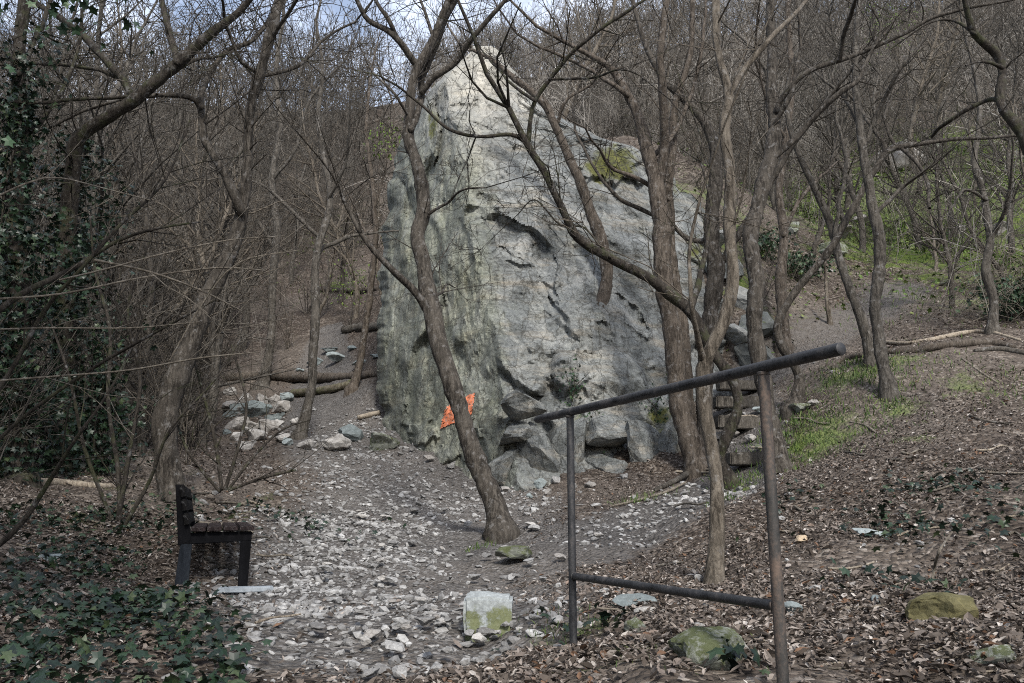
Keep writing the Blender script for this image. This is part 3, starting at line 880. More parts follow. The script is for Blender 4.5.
# right-hand near branch from a tree outside the frame
traced_tree('dark crooked tree overhanging the slope at the top right corner',
    [(1052, 230, 14), (1036, 170, 13), (1021, 132, 12), (1002, 104, 10), (1003, 68, 10), (998, 53, 9), (975, 33, 8), (965, 5, 6), (962, -15, 5)],
    [[(1000, 100, 6), (985, 101, 5), (961, 113, 5), (940, 128, 4), (931, 138, 3)], [(1003, 68, 5), (985, 62, 3), (965, 66, 2)], [(975, 33, 4), (950, 20, 3), (925, 25, 2), (890, 50, 1.5)]], 'bark_dark', Y=9.0, lean=-.2, tw=.7, extend=False)
# mid distance, left
traced_tree('thin dark tree beside the path left of the stone pile',
    [(299, 437, 12), (306, 412, 10), (312, 385, 9), (313, 355, 9), (316, 311, 9), (315, 268, 8), (320, 240, 8), (330, 205, 7), (326, 165, 6), (318, 120, 5), (322, 70, 4), (316, 20, 3)],
    [[(315, 262, 5), (322, 248, 5), (335, 243, 5), (352, 236, 4), (376, 233, 2)], [(322, 240, 4), (296, 215, 4), (270, 190, 3), (250, 180, 2)], [(328, 200, 4), (345, 165, 3), (350, 120, 2)]], 'bark_wood', lean=.4, tw=1.0)
traced_tree('slim reddish tree standing on the log terrace by the rock edge',
    [(352, 390, 10), (358, 372, 8), (364, 335, 7), (370, 295, 7), (374, 260, 6), (376, 228, 6), (372, 180, 5), (366, 130, 4), (370, 80, 3)],
    [[(374, 255, 3), (360, 220, 3), (345, 190, 2)], [(374, 210, 3), (385, 170, 2), (390, 140, 2)]], 'bark_red', lean=.5, tw=1.2)
traced_tree('slim brown tree on the left slope above the fallen terrace log',
    [(262, 388, 12), (268, 360, 10), (271, 335, 8), (273, 278, 8), (277, 228, 8), (272, 180, 7), (280, 130, 6), (276, 70, 5), (284, 20, 4)],
    [[(275, 250, 4), (255, 215, 4), (240, 190, 3)], [(272, 180, 4), (295, 150, 3), (310, 100, 3), (345, 60, 2)]], 'bark_wood', lean=.5, tw=1.1)
traced_tree('slender tree at the top of the right slope beside the straw bush',
    [(993, 332, 10), (993, 300, 9), (986, 270, 9), (990, 240, 8), (985, 200, 7), (975, 160, 6), (980, 110, 5), (972, 60, 4)],
    [[(990, 240, 5), (1005, 210, 4), (1012, 170, 3)], [(986, 200, 4), (965, 190, 3), (950, 210, 2)]], 'bark_wood', lean=.4, tw=1.0)
traced_tree('short snapped sapling on the bank between the steps and the logs',
    [(830, 322, 4), (827, 300, 4), (826, 280, 3), (824, 262, 2)], [], 'bark_grey', lean=.1, tw=.5, extend=False)
traced_tree('brown trunk behind the steps rising past the rock right edge',
    [(784, 348, 13), (782, 310, 12), (781, 270, 11), (784, 235, 10), (779, 190, 9), (786, 140, 8), (792, 80, 7), (788, 20, 6), (790, -10, 5)],
    [[(784, 235, 4), (800, 200, 4), (822, 175, 3)], [(786, 140, 4), (770, 110, 3), (755, 60, 3)]], 'bark_red', lean=.5, tw=.8)

# ------------------------------------------------------------------ arching pale twigs of the left thicket (each shrub one plant)
def arch_shrub(label, stems, Y, bm, name='bare_shrub', tw=1.0):
    b = P(stems[0][0][0], stems[0][0][1], Y)
    o = np.array([b[0], b[1], h1(b[0], b[1])])
    t = thing(name, label, 'shrub', tuple(o))
    for st in stems:
        lp = px_path(st, Y, rnd.uniform(-.5, .6))
        ls = spline(lp, .07)
        S = Tubes(); S.add(ls[:, :3], ls[:, 3], 6)
        for _ in range(int(5 * tw)):
            i = rnd.randrange(3, len(ls) - 1)
            d = unit(ls[i + 1, :3] - ls[i, :3])
            grow(S, ls[i, :3], side_dir(d, rnd.uniform(.4, .9)), rnd.uniform(.2, .8), max(.002, ls[i, 3] * .5), 0, 1, .03, .12, .002, .6)
        mesh_obj('stem', S.mesh('stem', o, .02), M[bm], t)
    return t


arch_shrub('dark arching bramble reaching in low from the left edge', [
    [(-25, 420, 5), (10, 372, 5), (45, 310, 5), (80, 270, 4), (120, 225, 4), (165, 180, 3), (190, 120, 2)],
    [(-30, 470, 5), (20, 420, 4), (90, 370, 4), (160, 330, 3), (215, 300, 2)],
    [(-20, 560, 7), (20, 525, 6), (50, 480, 5), (75, 440, 4), (110, 390, 3), (140, 330, 2)],
    [(-25, 330, 8), (20, 295, 7), (70, 270, 6), (120, 240, 4), (160, 228, 3), (200, 222, 2)]], 4.6, 'bark_dark')
arch_shrub('pale wiry shrub with long thin twigs crossing the left thicket', [
    [(-20, 300, 2.4), (60, 294, 2.4), (140, 278, 2.2), (215, 268, 2), (262, 270, 1.2)],
    [(-20, 382, 2.2), (60, 376, 2.2), (130, 370, 2), (200, 358, 1.8), (260, 352, 1)],
    [(-20, 330, 2), (50, 328, 2), (130, 328, 1.8), (200, 322, 1.2)],
    [(60, 280, 2.4), (110, 268, 2.2), (170, 252, 2), (230, 240, 1.6), (285, 236, 1)],
    [(-10, 200, 2.4), (30, 182, 2.2), (60, 178, 2), (110, 190, 1.5), (150, 200, 1)],
    [(170, 360, 2.2), (205, 300, 2), (240, 262, 1.6), (300, 250, 1)],
    [(95, 260, 3), (150, 272, 2.6), (200, 290, 2), (240, 310, 1.2)]], 4.2, 'twig_pale', tw=.8)
arch_shrub('dark spray of upright stems between the ivy tree and the bench', [
    [(120, 520, 5), (118, 470, 5), (108, 400, 4), (110, 330, 4), (95, 270, 3), (90, 215, 2)],
    [(118, 520, 5), (130, 450, 4), (140, 380, 4), (128, 310, 3), (150, 240, 2)],
    [(125, 525, 4), (150, 480, 4), (170, 430, 3), (215, 380, 2), (240, 340, 1.5)],
    [(112, 520, 4), (85, 450, 4), (70, 380, 3), (50, 320, 2)]], 7.6, 'bark_dark')
arch_shrub('leafless brushy shrub at the path edge right of the bench', [
    [(222, 490, 4), (215, 440, 4), (205, 400, 3), (192, 350, 2), (188, 310, 1.5)],
    [(225, 490, 4), (240, 440, 3), (246, 400, 3), (230, 340, 2)],
    [(228, 490, 3), (255, 455, 3), (282, 430, 2), (310, 420, 1)],
    [(220, 492, 3), (190, 455, 3), (175, 420, 2), (160, 400, 1)],
    [(230, 490, 3), (262, 478, 3), (296, 470, 2)]], 10.0, 'bark_dark', tw=1.0)

# ------------------------------------------------------------------ background wood: prototypes and copies
def wood_proto(seed, H, bm, name='bare_tree'):
    global rnd
    keep, rnd = rnd, random.Random(seed)
    t = bpy.data.objects.new(name, None)
    T, C_ = Tubes(), Tubes()
    p, d = np.array([0, 0, -.4]), unit(np.array([rnd.uniform(-.15, .15), rnd.uniform(-.15, .15), 1]))
    n = 22
    pts, rr = [p], [.0135 * H + .02]
    for i in range(n):
        d = unit(d + np.array([rnd.gauss(0, .11), rnd.gauss(0, .11), .16]))
        p = p + d * H / n
        pts.append(p); rr.append((.011 * H) * (1 - .93 * (i + 1) / n) + .006)
    sp = spline(np.column_stack([pts, rr]), .25)
    T.add(sp[:, :3], sp[:, 3], 8)
    for k in range(int(H * 3.3)):
        i = rnd.randrange(int(n * .22), n)
        dd = unit(pts[i + 1] - pts[i])
        L = (1 - .6 * i / n) * H * rnd.uniform(.16, .36)
        grow(C_, pts[i], side_dir(dd, rnd.uniform(.5, 1.0)), L, rr[i] * rnd.uniform(.35, .6), 0, 3, .09, .17, .0068, .55, .3)
    mt = T.mesh('trunk', rough=.04); mc = C_.mesh('crown')
    mt.materials.append(M[bm]); mc.materials.append(M[bm])
    rnd = keep
    return mt, mc


protos = [wood_proto(100 + i, h, b) for i, (h, b) in enumerate([(9, 'bark_wood'), (11, 'bark_grey'), (8, 'bark_brown'), (10, 'bark_wood'), (7, 'bark_brown'), (12, 'bark_wood'), (6, 'bark_grey')])]


def shrub_proto(seed, H, bm, stems):
    global rnd
    keep, rnd = rnd, random.Random(seed)
    C_ = Tubes()
    for k in range(stems):
        d = unit(np.array([rnd.gauss(0, .4), rnd.gauss(0, .4), 1]))
        grow(C_, np.array([rnd.gauss(0, .12), rnd.gauss(0, .12), -.1]), d, H * rnd.uniform(.5, 1.1), rnd.uniform(.008, .018), 0, 2, .03, .16, .0035, .7, .2)
    me = C_.mesh('bare_shrub'); me.materials.append(M[bm])
    rnd = keep
    return me


shrubs = [shrub_proto(300 + i, h, b, s) for i, (h, b, s) in enumerate([(3.2, 'bark_wood', 12), (2.4, 'bark_brown', 14), (4.0, 'bark_grey', 10), (1.8, 'bark_dark', 16), (3.0, 'bark_grey', 9)])]

ZONES = {
    'left_near': ('bare tree in the dense thicket left of the path and bench', 'bare trees in the left thicket'),
    'left_far': ('slender bare tree on the far wooded slope left of the rock', 'bare trees on the far left slope'),
    'behind': ('bare tree on the hillside above and behind the rock', 'bare trees above the rock'),
    'right_near': ('bare tree on the green bank right of the rock', 'bare trees on the right bank'),
    'right_far': ('slender bare tree high on the wooded hillside to the right', 'bare trees high on the right hillside')}
placed = []


def try_place(px, Y, mind):
    x = (px - 512) / F * Y * 1.02
    if any((x - a) ** 2 + (Y - b) ** 2 < (mind * (.5 + Y / 40)) ** 2 for a, b in placed): return None
    if path_mask(np.array([x]), np.array([Y]))[0] > .25: return None
    placed.append((x, Y))
    return x, Y, h1(x, Y)


for o_, _t in TREES: placed.append((o_[0], o_[1]))


def wood(count, pxr, Yr, zone, mind, sc=(.8, 1.25), power=1.0):
    lab, grp = ZONES[zone]
    n = tries = 0
    while n < count and tries < count * 30:
        tries += 1
        px = rnd.uniform(*pxr); Y = Yr[0] + (Yr[1] - Yr[0]) * rnd.random() ** power
        if 360 < px < 775 and Y < 24: continue
        if 280 < px < 385 and Y < 26: continue
        if px > 215 and Y < 17 and px < 400: continue
        q = try_place(px, Y, mind)
        if q is None: continue
        mt, mc = rnd.choice(protos)
        t = thing('bare_tree', lab, 'tree', q, rnd.uniform(0, 6.28), grp)
        s = rnd.uniform(*sc)
        t.scale = (s, s, s * rnd.uniform(.9, 1.15))
        t.rotation_euler = (rnd.gauss(0, .07), rnd.gauss(0, .07), rnd.uniform(0, 6.28))
        mesh_obj('trunk', mt, None, t); mesh_obj('crown', mc, None, t)
        n += 1


wood(24, (-160, 265), (12, 22), 'left_near', 1.2, (.7, 1.1))
wood(95, (-200, 385), (22, 68), 'left_far', 1.6)
wood(55, (385, 760), (26, 76), 'behind', 1.6, (.75, 1.15))
wood(16, (790, 1180), (14.5, 24), 'right_near', 1.8, (.55, .85))
wood(82, (760, 1250), (24, 78), 'right_far', 1.6, (.7, 1.1))


def shrub_field(count, pxr, Yr, lab, grp, mind, sc=(.7, 1.2)):
    n = tries = 0
    while n < count and tries < count * 30:
        tries += 1
        px = rnd.uniform(*pxr); Y = rnd.uniform(*Yr)
        if 350 < px < 775 and Y < 21: continue
        if 275 < px < 385 and Y < 26: continue
        if px > 215 and Y < 17: continue
        if px > 120 and Y < 12: continue
        q = try_place(px, Y, mind)
        if q is None: continue
        o = mesh_obj('bare_shrub', rnd.choice(shrubs), None, None, q)
        o.rotation_euler = (0, 0, rnd.uniform(0, 6.28))
        s = rnd.uniform(*sc); o.scale = (s, s, s)
        tag(o, lab, 'shrub', grp)
        n += 1


shrub_field(18, (-150, 260), (7.5, 16), 'tangled leafless shrub in the shady thicket left of the bench', 'leafless shrubs of the left thicket', .6)
shrub_field(60, (-150, 360), (16, 45), 'leafless shrub on the litter slope far left of the rock', 'leafless shrubs on the left slope', .9)
shrub_field(40, (400, 800), (22, 48), 'leafless shrub along the top behind the rock', 'leafless shrubs behind the rock', .9)
def rim_shrubs():
    for px, py in [(700, 190), (722, 225), (742, 262), (760, 300), (690, 165), (735, 205), (765, 250), (780, 320), (710, 150), (750, 180)]:
        g = ground(px, py)
        o = mesh_obj('bare_shrub', rnd.choice(shrubs), None, None, tuple(g))
        o.rotation_euler = (0, 0, rnd.uniform(0, 6.28)); q = rnd.uniform(.35, .6); o.scale = (q, q, q)
        tag(o, 'small leafless shrub along the right rim of the rock', 'shrub', 'leafless shrubs on the rock rim')


rim_shrubs()
shrub_field(46, (800, 1200), (15, 52), 'leafless shrub on the mossy bank right of the rock', 'leafless shrubs on the right bank', 1.0)

# ------------------------------------------------------------------ scattered leaves, ivy, gravel, grass
def rotm(rx, ry, rz):
    cx, sx, cy, sy, cz, sz = np.cos(rx), np.sin(rx), np.cos(ry), np.sin(ry), np.cos(rz), np.sin(rz)
    return np.stack([np.stack([cz * cy, cz * sy * sx - sz * cx, cz * sy * cx + sz * sx], -1),
                     np.stack([sz * cy, sz * sy * sx + cz * cx, sz * sy * cx - cz * sx], -1),
                     np.stack([-sy, cy * sx, cy * cx], -1)], -2)


def scatter_mesh(name, pos, V, faces, scale, R_, r=None, smooth=False, per=None):
    """V (k,3) or per-instance variants list; faces list of index tuples."""
    n, k = len(pos), len(V)
    W = np.einsum('nij,nkj->nki', R_, V[None] * scale[:, None, :]) + pos[:, None]
    loops1 = np.concatenate([np.array(f) for f in faces]); tot1 = np.array([len(f) for f in faces])
    loops = (loops1[None] + (np.arange(n) * k)[:, None]).ravel()
    rr = nr.random(n) if r is None else r
    return raw_mesh(name, W.reshape(-1, 3), loops, np.tile(tot1, n), smooth, {'rnd': np.repeat(rr, k)})


LEAF = np.array([(-.5, 0, .0), (-.1, .28, .1), (.3, .2, .07), (.55, 0, .02), (.3, -.2, .1), (-.1, -.28, .06), (0, 0, -.03)], float)
LEAF_F = [(0, 6, 1), (1, 6, 2), (2, 6, 3), (3, 6, 4), (4, 6, 5), (5, 6, 0)]
IVY = np.array([(-.35, 0, 0), (-.45, .28, -.04), (-.1, .22, .02), (.05, .5, -.06), (.22, .18, .02), (.6, 0, -.1), (.22, -.18, .02), (.05, -.5, -.06), (-.1, -.22, .02), (-.45, -.28, -.04), (0, 0, .06)], float)
IVY_F = [(i, (i + 1) % 10, 10) for i in range(10)]


def fan_points(n, Yr, pxr, power=1.0):
    u = nr.random(n)
    Y = Yr[0] * (Yr[1] / Yr[0]) ** (u ** power)
    px = nr.uniform(*pxr, n)
    return (px - 512) / F * Y * 1.02, Y


def ntex(x, y, s, seed):
    v = np.zeros(len(x))
    rg = np.random.default_rng(seed)
    for k in range(6):
        a = rg.uniform(0, 6.28); f = s * rg.uniform(.6, 2.2)
        v += np.sin(f * (np.cos(a) * x + np.sin(a) * y) + rg.uniform(0, 6.28) + 1.5 * np.sin(f * .7 * (np.sin(a) * x - np.cos(a) * y)))
    return v / 6


def build_litter():
    x, y = fan_points(360000, (1.7, 26), (-220, 1250), .75)
    pm = path_mask(x, y)
    dens = np.clip(1.08 - 1.2 * pm + .35 * ntex(x, y, 5, 8), .03, 1) * np.clip(.6 + 1.3 * ntex(x, y, 1.3, 5) + .5 * ntex(x, y, 4.1, 6), .06, 1)
    keep = nr.random(len(x)) < dens
    x, y = x[keep], y[keep]
    z = hz(x, y) + nr.uniform(.0, .025, len(x)) - .05 * path_mask(x, y)
    n = len(x)
    s = nr.lognormal(-3.72, .42, n).clip(.008, .07) * (1 + .02 * y)
    sc = np.stack([s, s * nr.uniform(.5, 1.1, n), s * nr.uniform(.6, 2.4, n)], -1)
    R_ = rotm(nr.normal(0, .45, n), nr.normal(0, .45, n), nr.uniform(0, 6.28, n))
    r = np.clip(nr.normal(.5, .27, n), 0, 1)
    me = scatter_mesh('leaf_litter', np.stack([x, y, z], -1), LEAF, LEAF_F, sc, R_, r)
    tag(mesh_obj('leaf_litter', me, M['litter']), 'brown fallen leaves covering the ground off the path', 'leaf litter', kind='stuff')


build_litter()


def build_ivy_ground():
    x, y = fan_points(21000, (1.9, 14), (-250, 330), .9)
    px = 512 + x / y * F
    lim = np.interp(y, [2, 3.5, 5, 7, 9, 14], [330, 280, 215, 185, 210, 120])
    dens = np.clip((lim - px) / 90 + .25, 0, 1) * np.clip(.4 + 1.6 * ntex(x, y, 1.7, 9), 0.02, 1)
    k = nr.random(len(x)) < dens
    x, y = x[k], y[k]
    # right-bank tufts
    for cx, cy, r, m in [(985, 500, .5, 150), (925, 487, .25, 90), (900, 535, .2, 60), (800, 500, .15, 40), (900, 590, .2, 30), (735, 672, .05, 16), (600, 630, .1, 14), (1000, 540, .3, 50), (570, 636, .12, 16), (290, 520, .5, 160)]:
        g = ground(cx, cy)
        x = np.append(x, g[0] + nr.normal(0, r, m)); y = np.append(y, g[1] + nr.normal(0, r, m))
    n = len(x)
    z = hz(x, y) + nr.uniform(.02, .13, n) * (.4 + .6 * nr.random(n))
    s = nr.uniform(.035, .085, n)
    R_ = rotm(nr.normal(0, .5, n), nr.normal(.1, .5, n), nr.uniform(0, 6.28, n))
    me = scatter_mesh('ivy_cover', np.stack([x, y, z], -1), IVY, IVY_F, np.stack([s, s, s], -1), R_)
    tag(mesh_obj('ivy_cover', me, M['ivy']), 'dark green ivy creeping over the shaded floor at lower left', 'ivy', kind='stuff')


build_ivy_ground()


def stone_shape(seed, sub=2, planes=14, c=(.45, .8), flat=.6):
    bm = bmesh.new()
    bmesh.ops.create_icosphere(bm, subdivisions=sub, radius=1)
    rg = np.random.default_rng(seed)
    V = np.array([v.co for v in bm.verts])
    Fc = [[v.index for v in f.verts] for f in bm.faces]
    bm.free()
    for _ in range(planes):
        nn = rg.normal(size=3); nn /= np.linalg.norm(nn)
        e = np.clip(V @ nn - rg.uniform(*c), 0, None)
        V = V - e[:, None] * nn
    V[:, 0] *= rg.uniform(.9, 1.3); V[:, 2] *= flat
    V += rg.normal(size=V.shape) * .012
    return V, Fc


def build_gravel():
    metas = []
    xs, ys = fan_points(52000, (2.2, 20), (150, 900), .85)
    pm = path_mask(xs, ys)
    px = 512 + xs / ys * F
    dens = .62 * np.clip(pm * 1.15 - .05, .018, 1) * np.clip(.62 + 1.2 * ntex(xs, ys, 1.1, 3), .04, 1)
    dens *= np.where(px > 560, .35, 1) * np.interp(ys, [2.6, 4.2, 6, 9], [.07, .26, .8, 1.8])
    dens *= 1 - .85 * (path_mask(xs, ys, (PC,)) > .2)
    k = nr.random(len(xs)) < dens
    xs, ys = xs[k], ys[k]
    shapes = [stone_shape(s, 1, 10) for s in (1, 2, 3, 4, 5)]
    n = len(xs)
    which = nr.integers(0, 5, n)
    Vall, Lall, Tall, Rall = [], [], [], []
    base = 0
    z = hz(xs, ys) - .05 * path_mask(xs, ys)
    s = nr.lognormal(-4.3, .55, n).clip(.005, .034) * (1 + .055 * ys)
    for w in range(5):
        m = which == w
        V, Fc = shapes[w]
        nn = m.sum()
        sc = np.stack([s[m] * nr.uniform(.8, 1.6, nn), s[m] * nr.uniform(.7, 1.1, nn), s[m] * nr.uniform(.8, 1.5, nn)], -1)
        R_ = rotm(nr.normal(0, .25, nn), nr.normal(0, .25, nn), nr.uniform(0, 6.28, nn))
        W = np.einsum('nij,nkj->nki', R_, V[None] * sc[:, None, :]) + np.stack([xs[m], ys[m], z[m] + s[m] * .2], -1)[:, None]
        l1 = np.array(Fc).ravel()
        Vall.append(W.reshape(-1, 3)); Lall.append((l1[None] + base + (np.arange(nn) * len(V))[:, None]).ravel())
        Tall.append(np.full(nn * len(Fc), 3)); Rall.append(np.repeat(nr.random(nn), len(V)))
        base += nn * len(V)
    me = raw_mesh('gravel', np.concatenate(Vall), np.concatenate(Lall), np.concatenate(Tall), False, {'rnd': np.concatenate(Rall)})
    tag(mesh_obj('gravel', me, M['stone_gravel']), 'pale loose gravel and stone chips on the path', 'gravel', kind='stuff')


build_gravel()


def build_brush():
    """countless thin stems veiling the far slopes"""
    def stem_shape(seed):
        rg = random.Random(seed)
        T = Tubes()
        global rnd
        keep, rnd = rnd, rg
        grow(T, np.zeros(3), np.array([0, 0, 1.]), 1.0, .0042, 0, 2, .02, .12, .0022, 1.1, .12)
        rnd = keep
        me = T.mesh('brush_stem')
        V = np.array([v.co[:] for v in me.vertices]); Fc = [tuple(p.vertices) for p in me.polygons]
        bpy.data.meshes.remove(me)
        return V, Fc
    spec = [(2200, (820, 1280), (36, 80), 0), (2800, (400, 840), (24, 78), 1), (2800, (-230, 370), (20, 70), 2), (160, (-200, 190), (11, 20), 3), (90, (900, 1250), (14, 30), 4)]
    pos, sc, rr, sh = [], [], [], []
    for m, pxr, Yr, k in spec:
        px = nr.uniform(*pxr, m); Y = nr.uniform(Yr[0] ** 1.3, Yr[1] ** 1.3, m) ** (1 / 1.3)
        x = (px - 512) / F * Y * 1.02
        ok = (path_mask(x, Y) < .1) & ~((px > 215) & (px < 385) & (Y < 40) & (nr.random(m) < .75)) & ~((px > 275) & (px < 385) & (Y < 30))
        x, Y = x[ok], Y[ok]
        z = hz(x, Y)
        h = nr.uniform(1.2, 4.2, len(x)) * (1 if k != 3 else .8) * np.interp(Y, [20, 78], [1, 3.0 if k == 2 else 2.1])
        pos.append(np.stack([x, Y, z], -1)); sc.append(np.stack([h * .9, h * .9, h], -1)); rr.append(nr.random(len(x)) * (.5 if k == 2 else .4 if k == 3 else 1))
    pos, sc, rr = np.concatenate(pos), np.concatenate(sc), np.concatenate(rr)
    wh = nr.integers(0, 4, len(pos))
    Vs, Ls, Ts, Rs, base = [], [], [], [], 0
    for w in range(4):
        V, Fc = stem_shape(900 + w)
        m = wh == w; n = m.sum()
        R_ = rotm(nr.normal(0, .22, n), nr.normal(0, .22, n), nr.uniform(0, 6.28, n))
        W = np.einsum('nij,nkj->nki', R_, V[None] * sc[m][:, None, :]) + pos[m][:, None]
        l1 = np.array(Fc).ravel()
        Vs.append(W.reshape(-1, 3)); Ls.append((l1[None] + base + (np.arange(n) * len(V))[:, None]).ravel())
        Ts.append(np.full(n * len(Fc), 4)); Rs.append(np.repeat(rr[m], len(V)))
        base += n * len(V)
    me = raw_mesh('undergrowth', np.concatenate(Vs), np.concatenate(Ls), np.concatenate(Ts), True, {'rnd': np.concatenate(Rs)})
    tag(mesh_obj('undergrowth', me, M['brush']), 'thin bare brush veiling the wooded slopes behind the rock and path', 'brush', kind='stuff')


build_brush()


def build_grass():
    pts = []
    for cx, cy, r, m in [(815, 440, .55, 1500), (800, 425, .3, 500), (855, 370, .5, 900), (880, 375, .4, 500), (890, 405, .2, 300), (745, 482, .16, 200), (725, 500, .1, 100), (640, 500, .2, 120), (345, 285, 1.2, 250), (940, 300, 1.5, 900), (1000, 385, .5, 400), (560, 630, .12, 120), (480, 548, .08, 60), (660, 655, .15, 80), (900, 230, 2.5, 2600), (980, 200, 4.0, 4200), (880, 180, 3.5, 2600), (950, 265, 2.2, 1800), (1000, 150, 5, 2600), (920, 140, 5, 1800), (700, 640, .1, 50)]:
        g = ground(cx, cy)
        for _ in range(int(m * .75)): pts.append((g[0] + rnd.gauss(0, r), g[1] + rnd.gauss(0, r)))
    pts = np.array(pts)
    n = len(pts)
    B = np.array([(-.06, 0, 0), (.06, 0, 0), (.04, .12, .55), (0, .4, 1)], float)
    s = nr.uniform(.03, .1, n) * np.interp(pts[:, 1], [3, 6, 12, 30], [.32, .6, 1.1, 1.9])
    R_ = rotm(nr.normal(0, .3, n), nr.normal(0, .3, n), nr.uniform(0, 6.28, n))
    me = scatter_mesh('grass', np.column_stack([pts, hz(pts[:, 0], pts[:, 1])]), B, [(0, 1, 2), (0, 2, 3)], np.stack([s * 1.3, s, s], -1), R_)
    tag(mesh_obj('grass', me, M['grass']), 'short green grass tufts on the bank by the logs', 'grass', kind='stuff')


build_grass()

def build_bank_cover():
    pts = []
    for cx, cy, r, m in [(960, 190, 4.5, 5000), (890, 175, 3.5, 3500), (930, 240, 3.0, 3000), (1010, 150, 5, 3500), (860, 230, 1.8, 1500), (1000, 270, 1.8, 1200), (850, 140, 4, 1500), (345, 250, 2.5, 900), (740, 255, 1.0, 500), (600, 150, .0, 1)]:
        g = ground(cx, cy)
        for _ in range(m): pts.append((g[0] + rnd.gauss(0, r), g[1] + rnd.gauss(0, r)))
    pts = np.array(pts)
    k = nr.random(len(pts)) < np.clip(.45 + 1.5 * ntex(pts[:, 0], pts[:, 1], .9, 21), 0.02, 1)
    pts = pts[k]
    n = len(pts)
    s = nr.uniform(.05, .15, n)
    me = scatter_mesh('ground_cover', np.column_stack([pts, hz(pts[:, 0], pts[:, 1]) + nr.uniform(.02, .3, n)]), IVY, IVY_F, np.stack([s, s, s], -1), rotm(nr.normal(.5, .5, n), nr.normal(0, .5, n), nr.uniform(0, 6.28, n)))
    tag(mesh_obj('ground_cover', me, M['bank_leaf']), 'fresh green low leaves covering the bank at upper right', 'ground cover', kind='stuff')


build_bank_cover()

# ------------------------------------------------------------------ climbing ivy, bushes
def leaf_cloud(name, label, cat, pts, size, mt, stem_paths, o, bm='bark_dark'):
    t = thing(name, label, cat, tuple(o))
    pts = np.asarray(pts)
    n = len(pts)
    s = nr.uniform(.6, 1.3, n) * size
    R_ = rotm(nr.normal(.8, .6, n), nr.normal(0, .6, n), nr.uniform(0, 6.28, n))
    me = scatter_mesh('foliage', pts - o, IVY, IVY_F, np.stack([s, s, s], -1), R_)
    mesh_obj('foliage', me, mt, t)
    S = Tubes()
    for p, r in stem_paths:
        S.add(p, r, 5)
    mesh_obj('stems', S.mesh('stems', o), M[bm], t)


def trunk_ivy(label, tr, Y, n, spread, seed):
    lp = px_path(tr, Y, 0)
    ls = spline(lp, .1)
    pts, cl = [], []
    for _ in range(34):
        i = int(len(ls) * rnd.random() ** 1.25 * .999)
        a = rnd.uniform(0, 6.28)
        e = ls[i, 3] + rnd.random() ** 2 * spread * 1.3
        cl.append((ls[i, :3] + np.array([math.cos(a) * e, math.sin(a) * e, rnd.gauss(0, .1)]), rnd.uniform(.08, .26)))
    for _ in range(n):
        if rnd.random() < .35:
            i = int(len(ls) * rnd.random() ** 1.4 * .999); a = rnd.uniform(0, 6.28)
            e = ls[i, 3] * 1.05 + abs(rnd.gauss(0, .05))
            pts.append(ls[i, :3] + np.array([math.cos(a) * e, math.sin(a) * e, 0]))
        else:
            c, q = rnd.choice(cl)
            pts.append(c + np.array([rnd.gauss(0, q), rnd.gauss(0, q), rnd.gauss(0, q * 1.3)]))
    o = np.array([ls[0, 0], ls[0, 1], h1(ls[0, 0], ls[0, 1])])
    st = []
    for k in range(4):
        a = rnd.uniform(0, 6.28)
        q = np.array([ls[i, :3] + (ls[i, 3] + .015) * np.array([math.cos(a + i * .12), math.sin(a + i * .12), 0]) for i in range(0, len(ls), 2)])
        st.append((q, np.linspace(.018, .006, len(q))))
    leaf_cloud('climbing_ivy', label, 'ivy', pts, .075, M['ivy'], st, o)


Yi = hitY(62, 470)
trunk_ivy('dark ivy climbing the bent tree near the left edge', [(62, 470, 20), (66, 400, 19), (66, 330, 18), (68, 250, 18), (72, 173, 16), (80, 140, 14)], Yi, 4600, .5, 1)
Yi2 = hitY(20, 480)
trunk_ivy('dark ivy masking the trunk cut by the left frame edge', [(20, 480, 24), (16, 400, 22), (20, 300, 22), (14, 220, 20), (20, 120, 17), (22, 60, 14)], Yi2, 5000, .55, 5)
Yi3 = hitY(108, 478)
trunk_ivy('short ivy thicket on a stump right of the bent ivy tree', [(100, 470, 10), (98, 420, 10), (104, 370, 8), (100, 330, 6)], Yi3, 1100, .3, 9)


def bush(label, px, py, w, h, n, size, mt, name='evergreen_bush'):
    g = ground(px, py)
    pts, st = [], []
    for k in range(9):
        d = unit(np.array([rnd.gauss(0, .5), rnd.gauss(0, .5), 1]))
        c = g + d * h * rnd.uniform(.45, .9) * np.array([1.3, 1.1, 1])
        st.append((np.array([g, g + d * h * .4, c]), np.array([.02, .012, .005])))
        for _ in range(n // 9):
            pts.append(c + np.array([rnd.gauss(0, w * .28), rnd.gauss(0, w * .28), rnd.gauss(0, h * .2)]))
    leaf_cloud(name, label, 'bush', [p for p in pts if p[2] > g[2] - .05], size, mt, st, g)


bush('dark glossy bush at the right edge above the fallen logs', 1012, 322, .9, .8, 900, .09, M['ivy_bush'])
bush('small dark evergreen bush on the bank right of the rock', 800, 285, .8, .8, 700, .09, M['ivy_bush'])
bush('low dark evergreen bush behind the trunks at the rock right edge', 765, 262, 1.0, .8, 500, .1, M['ivy_bush'])


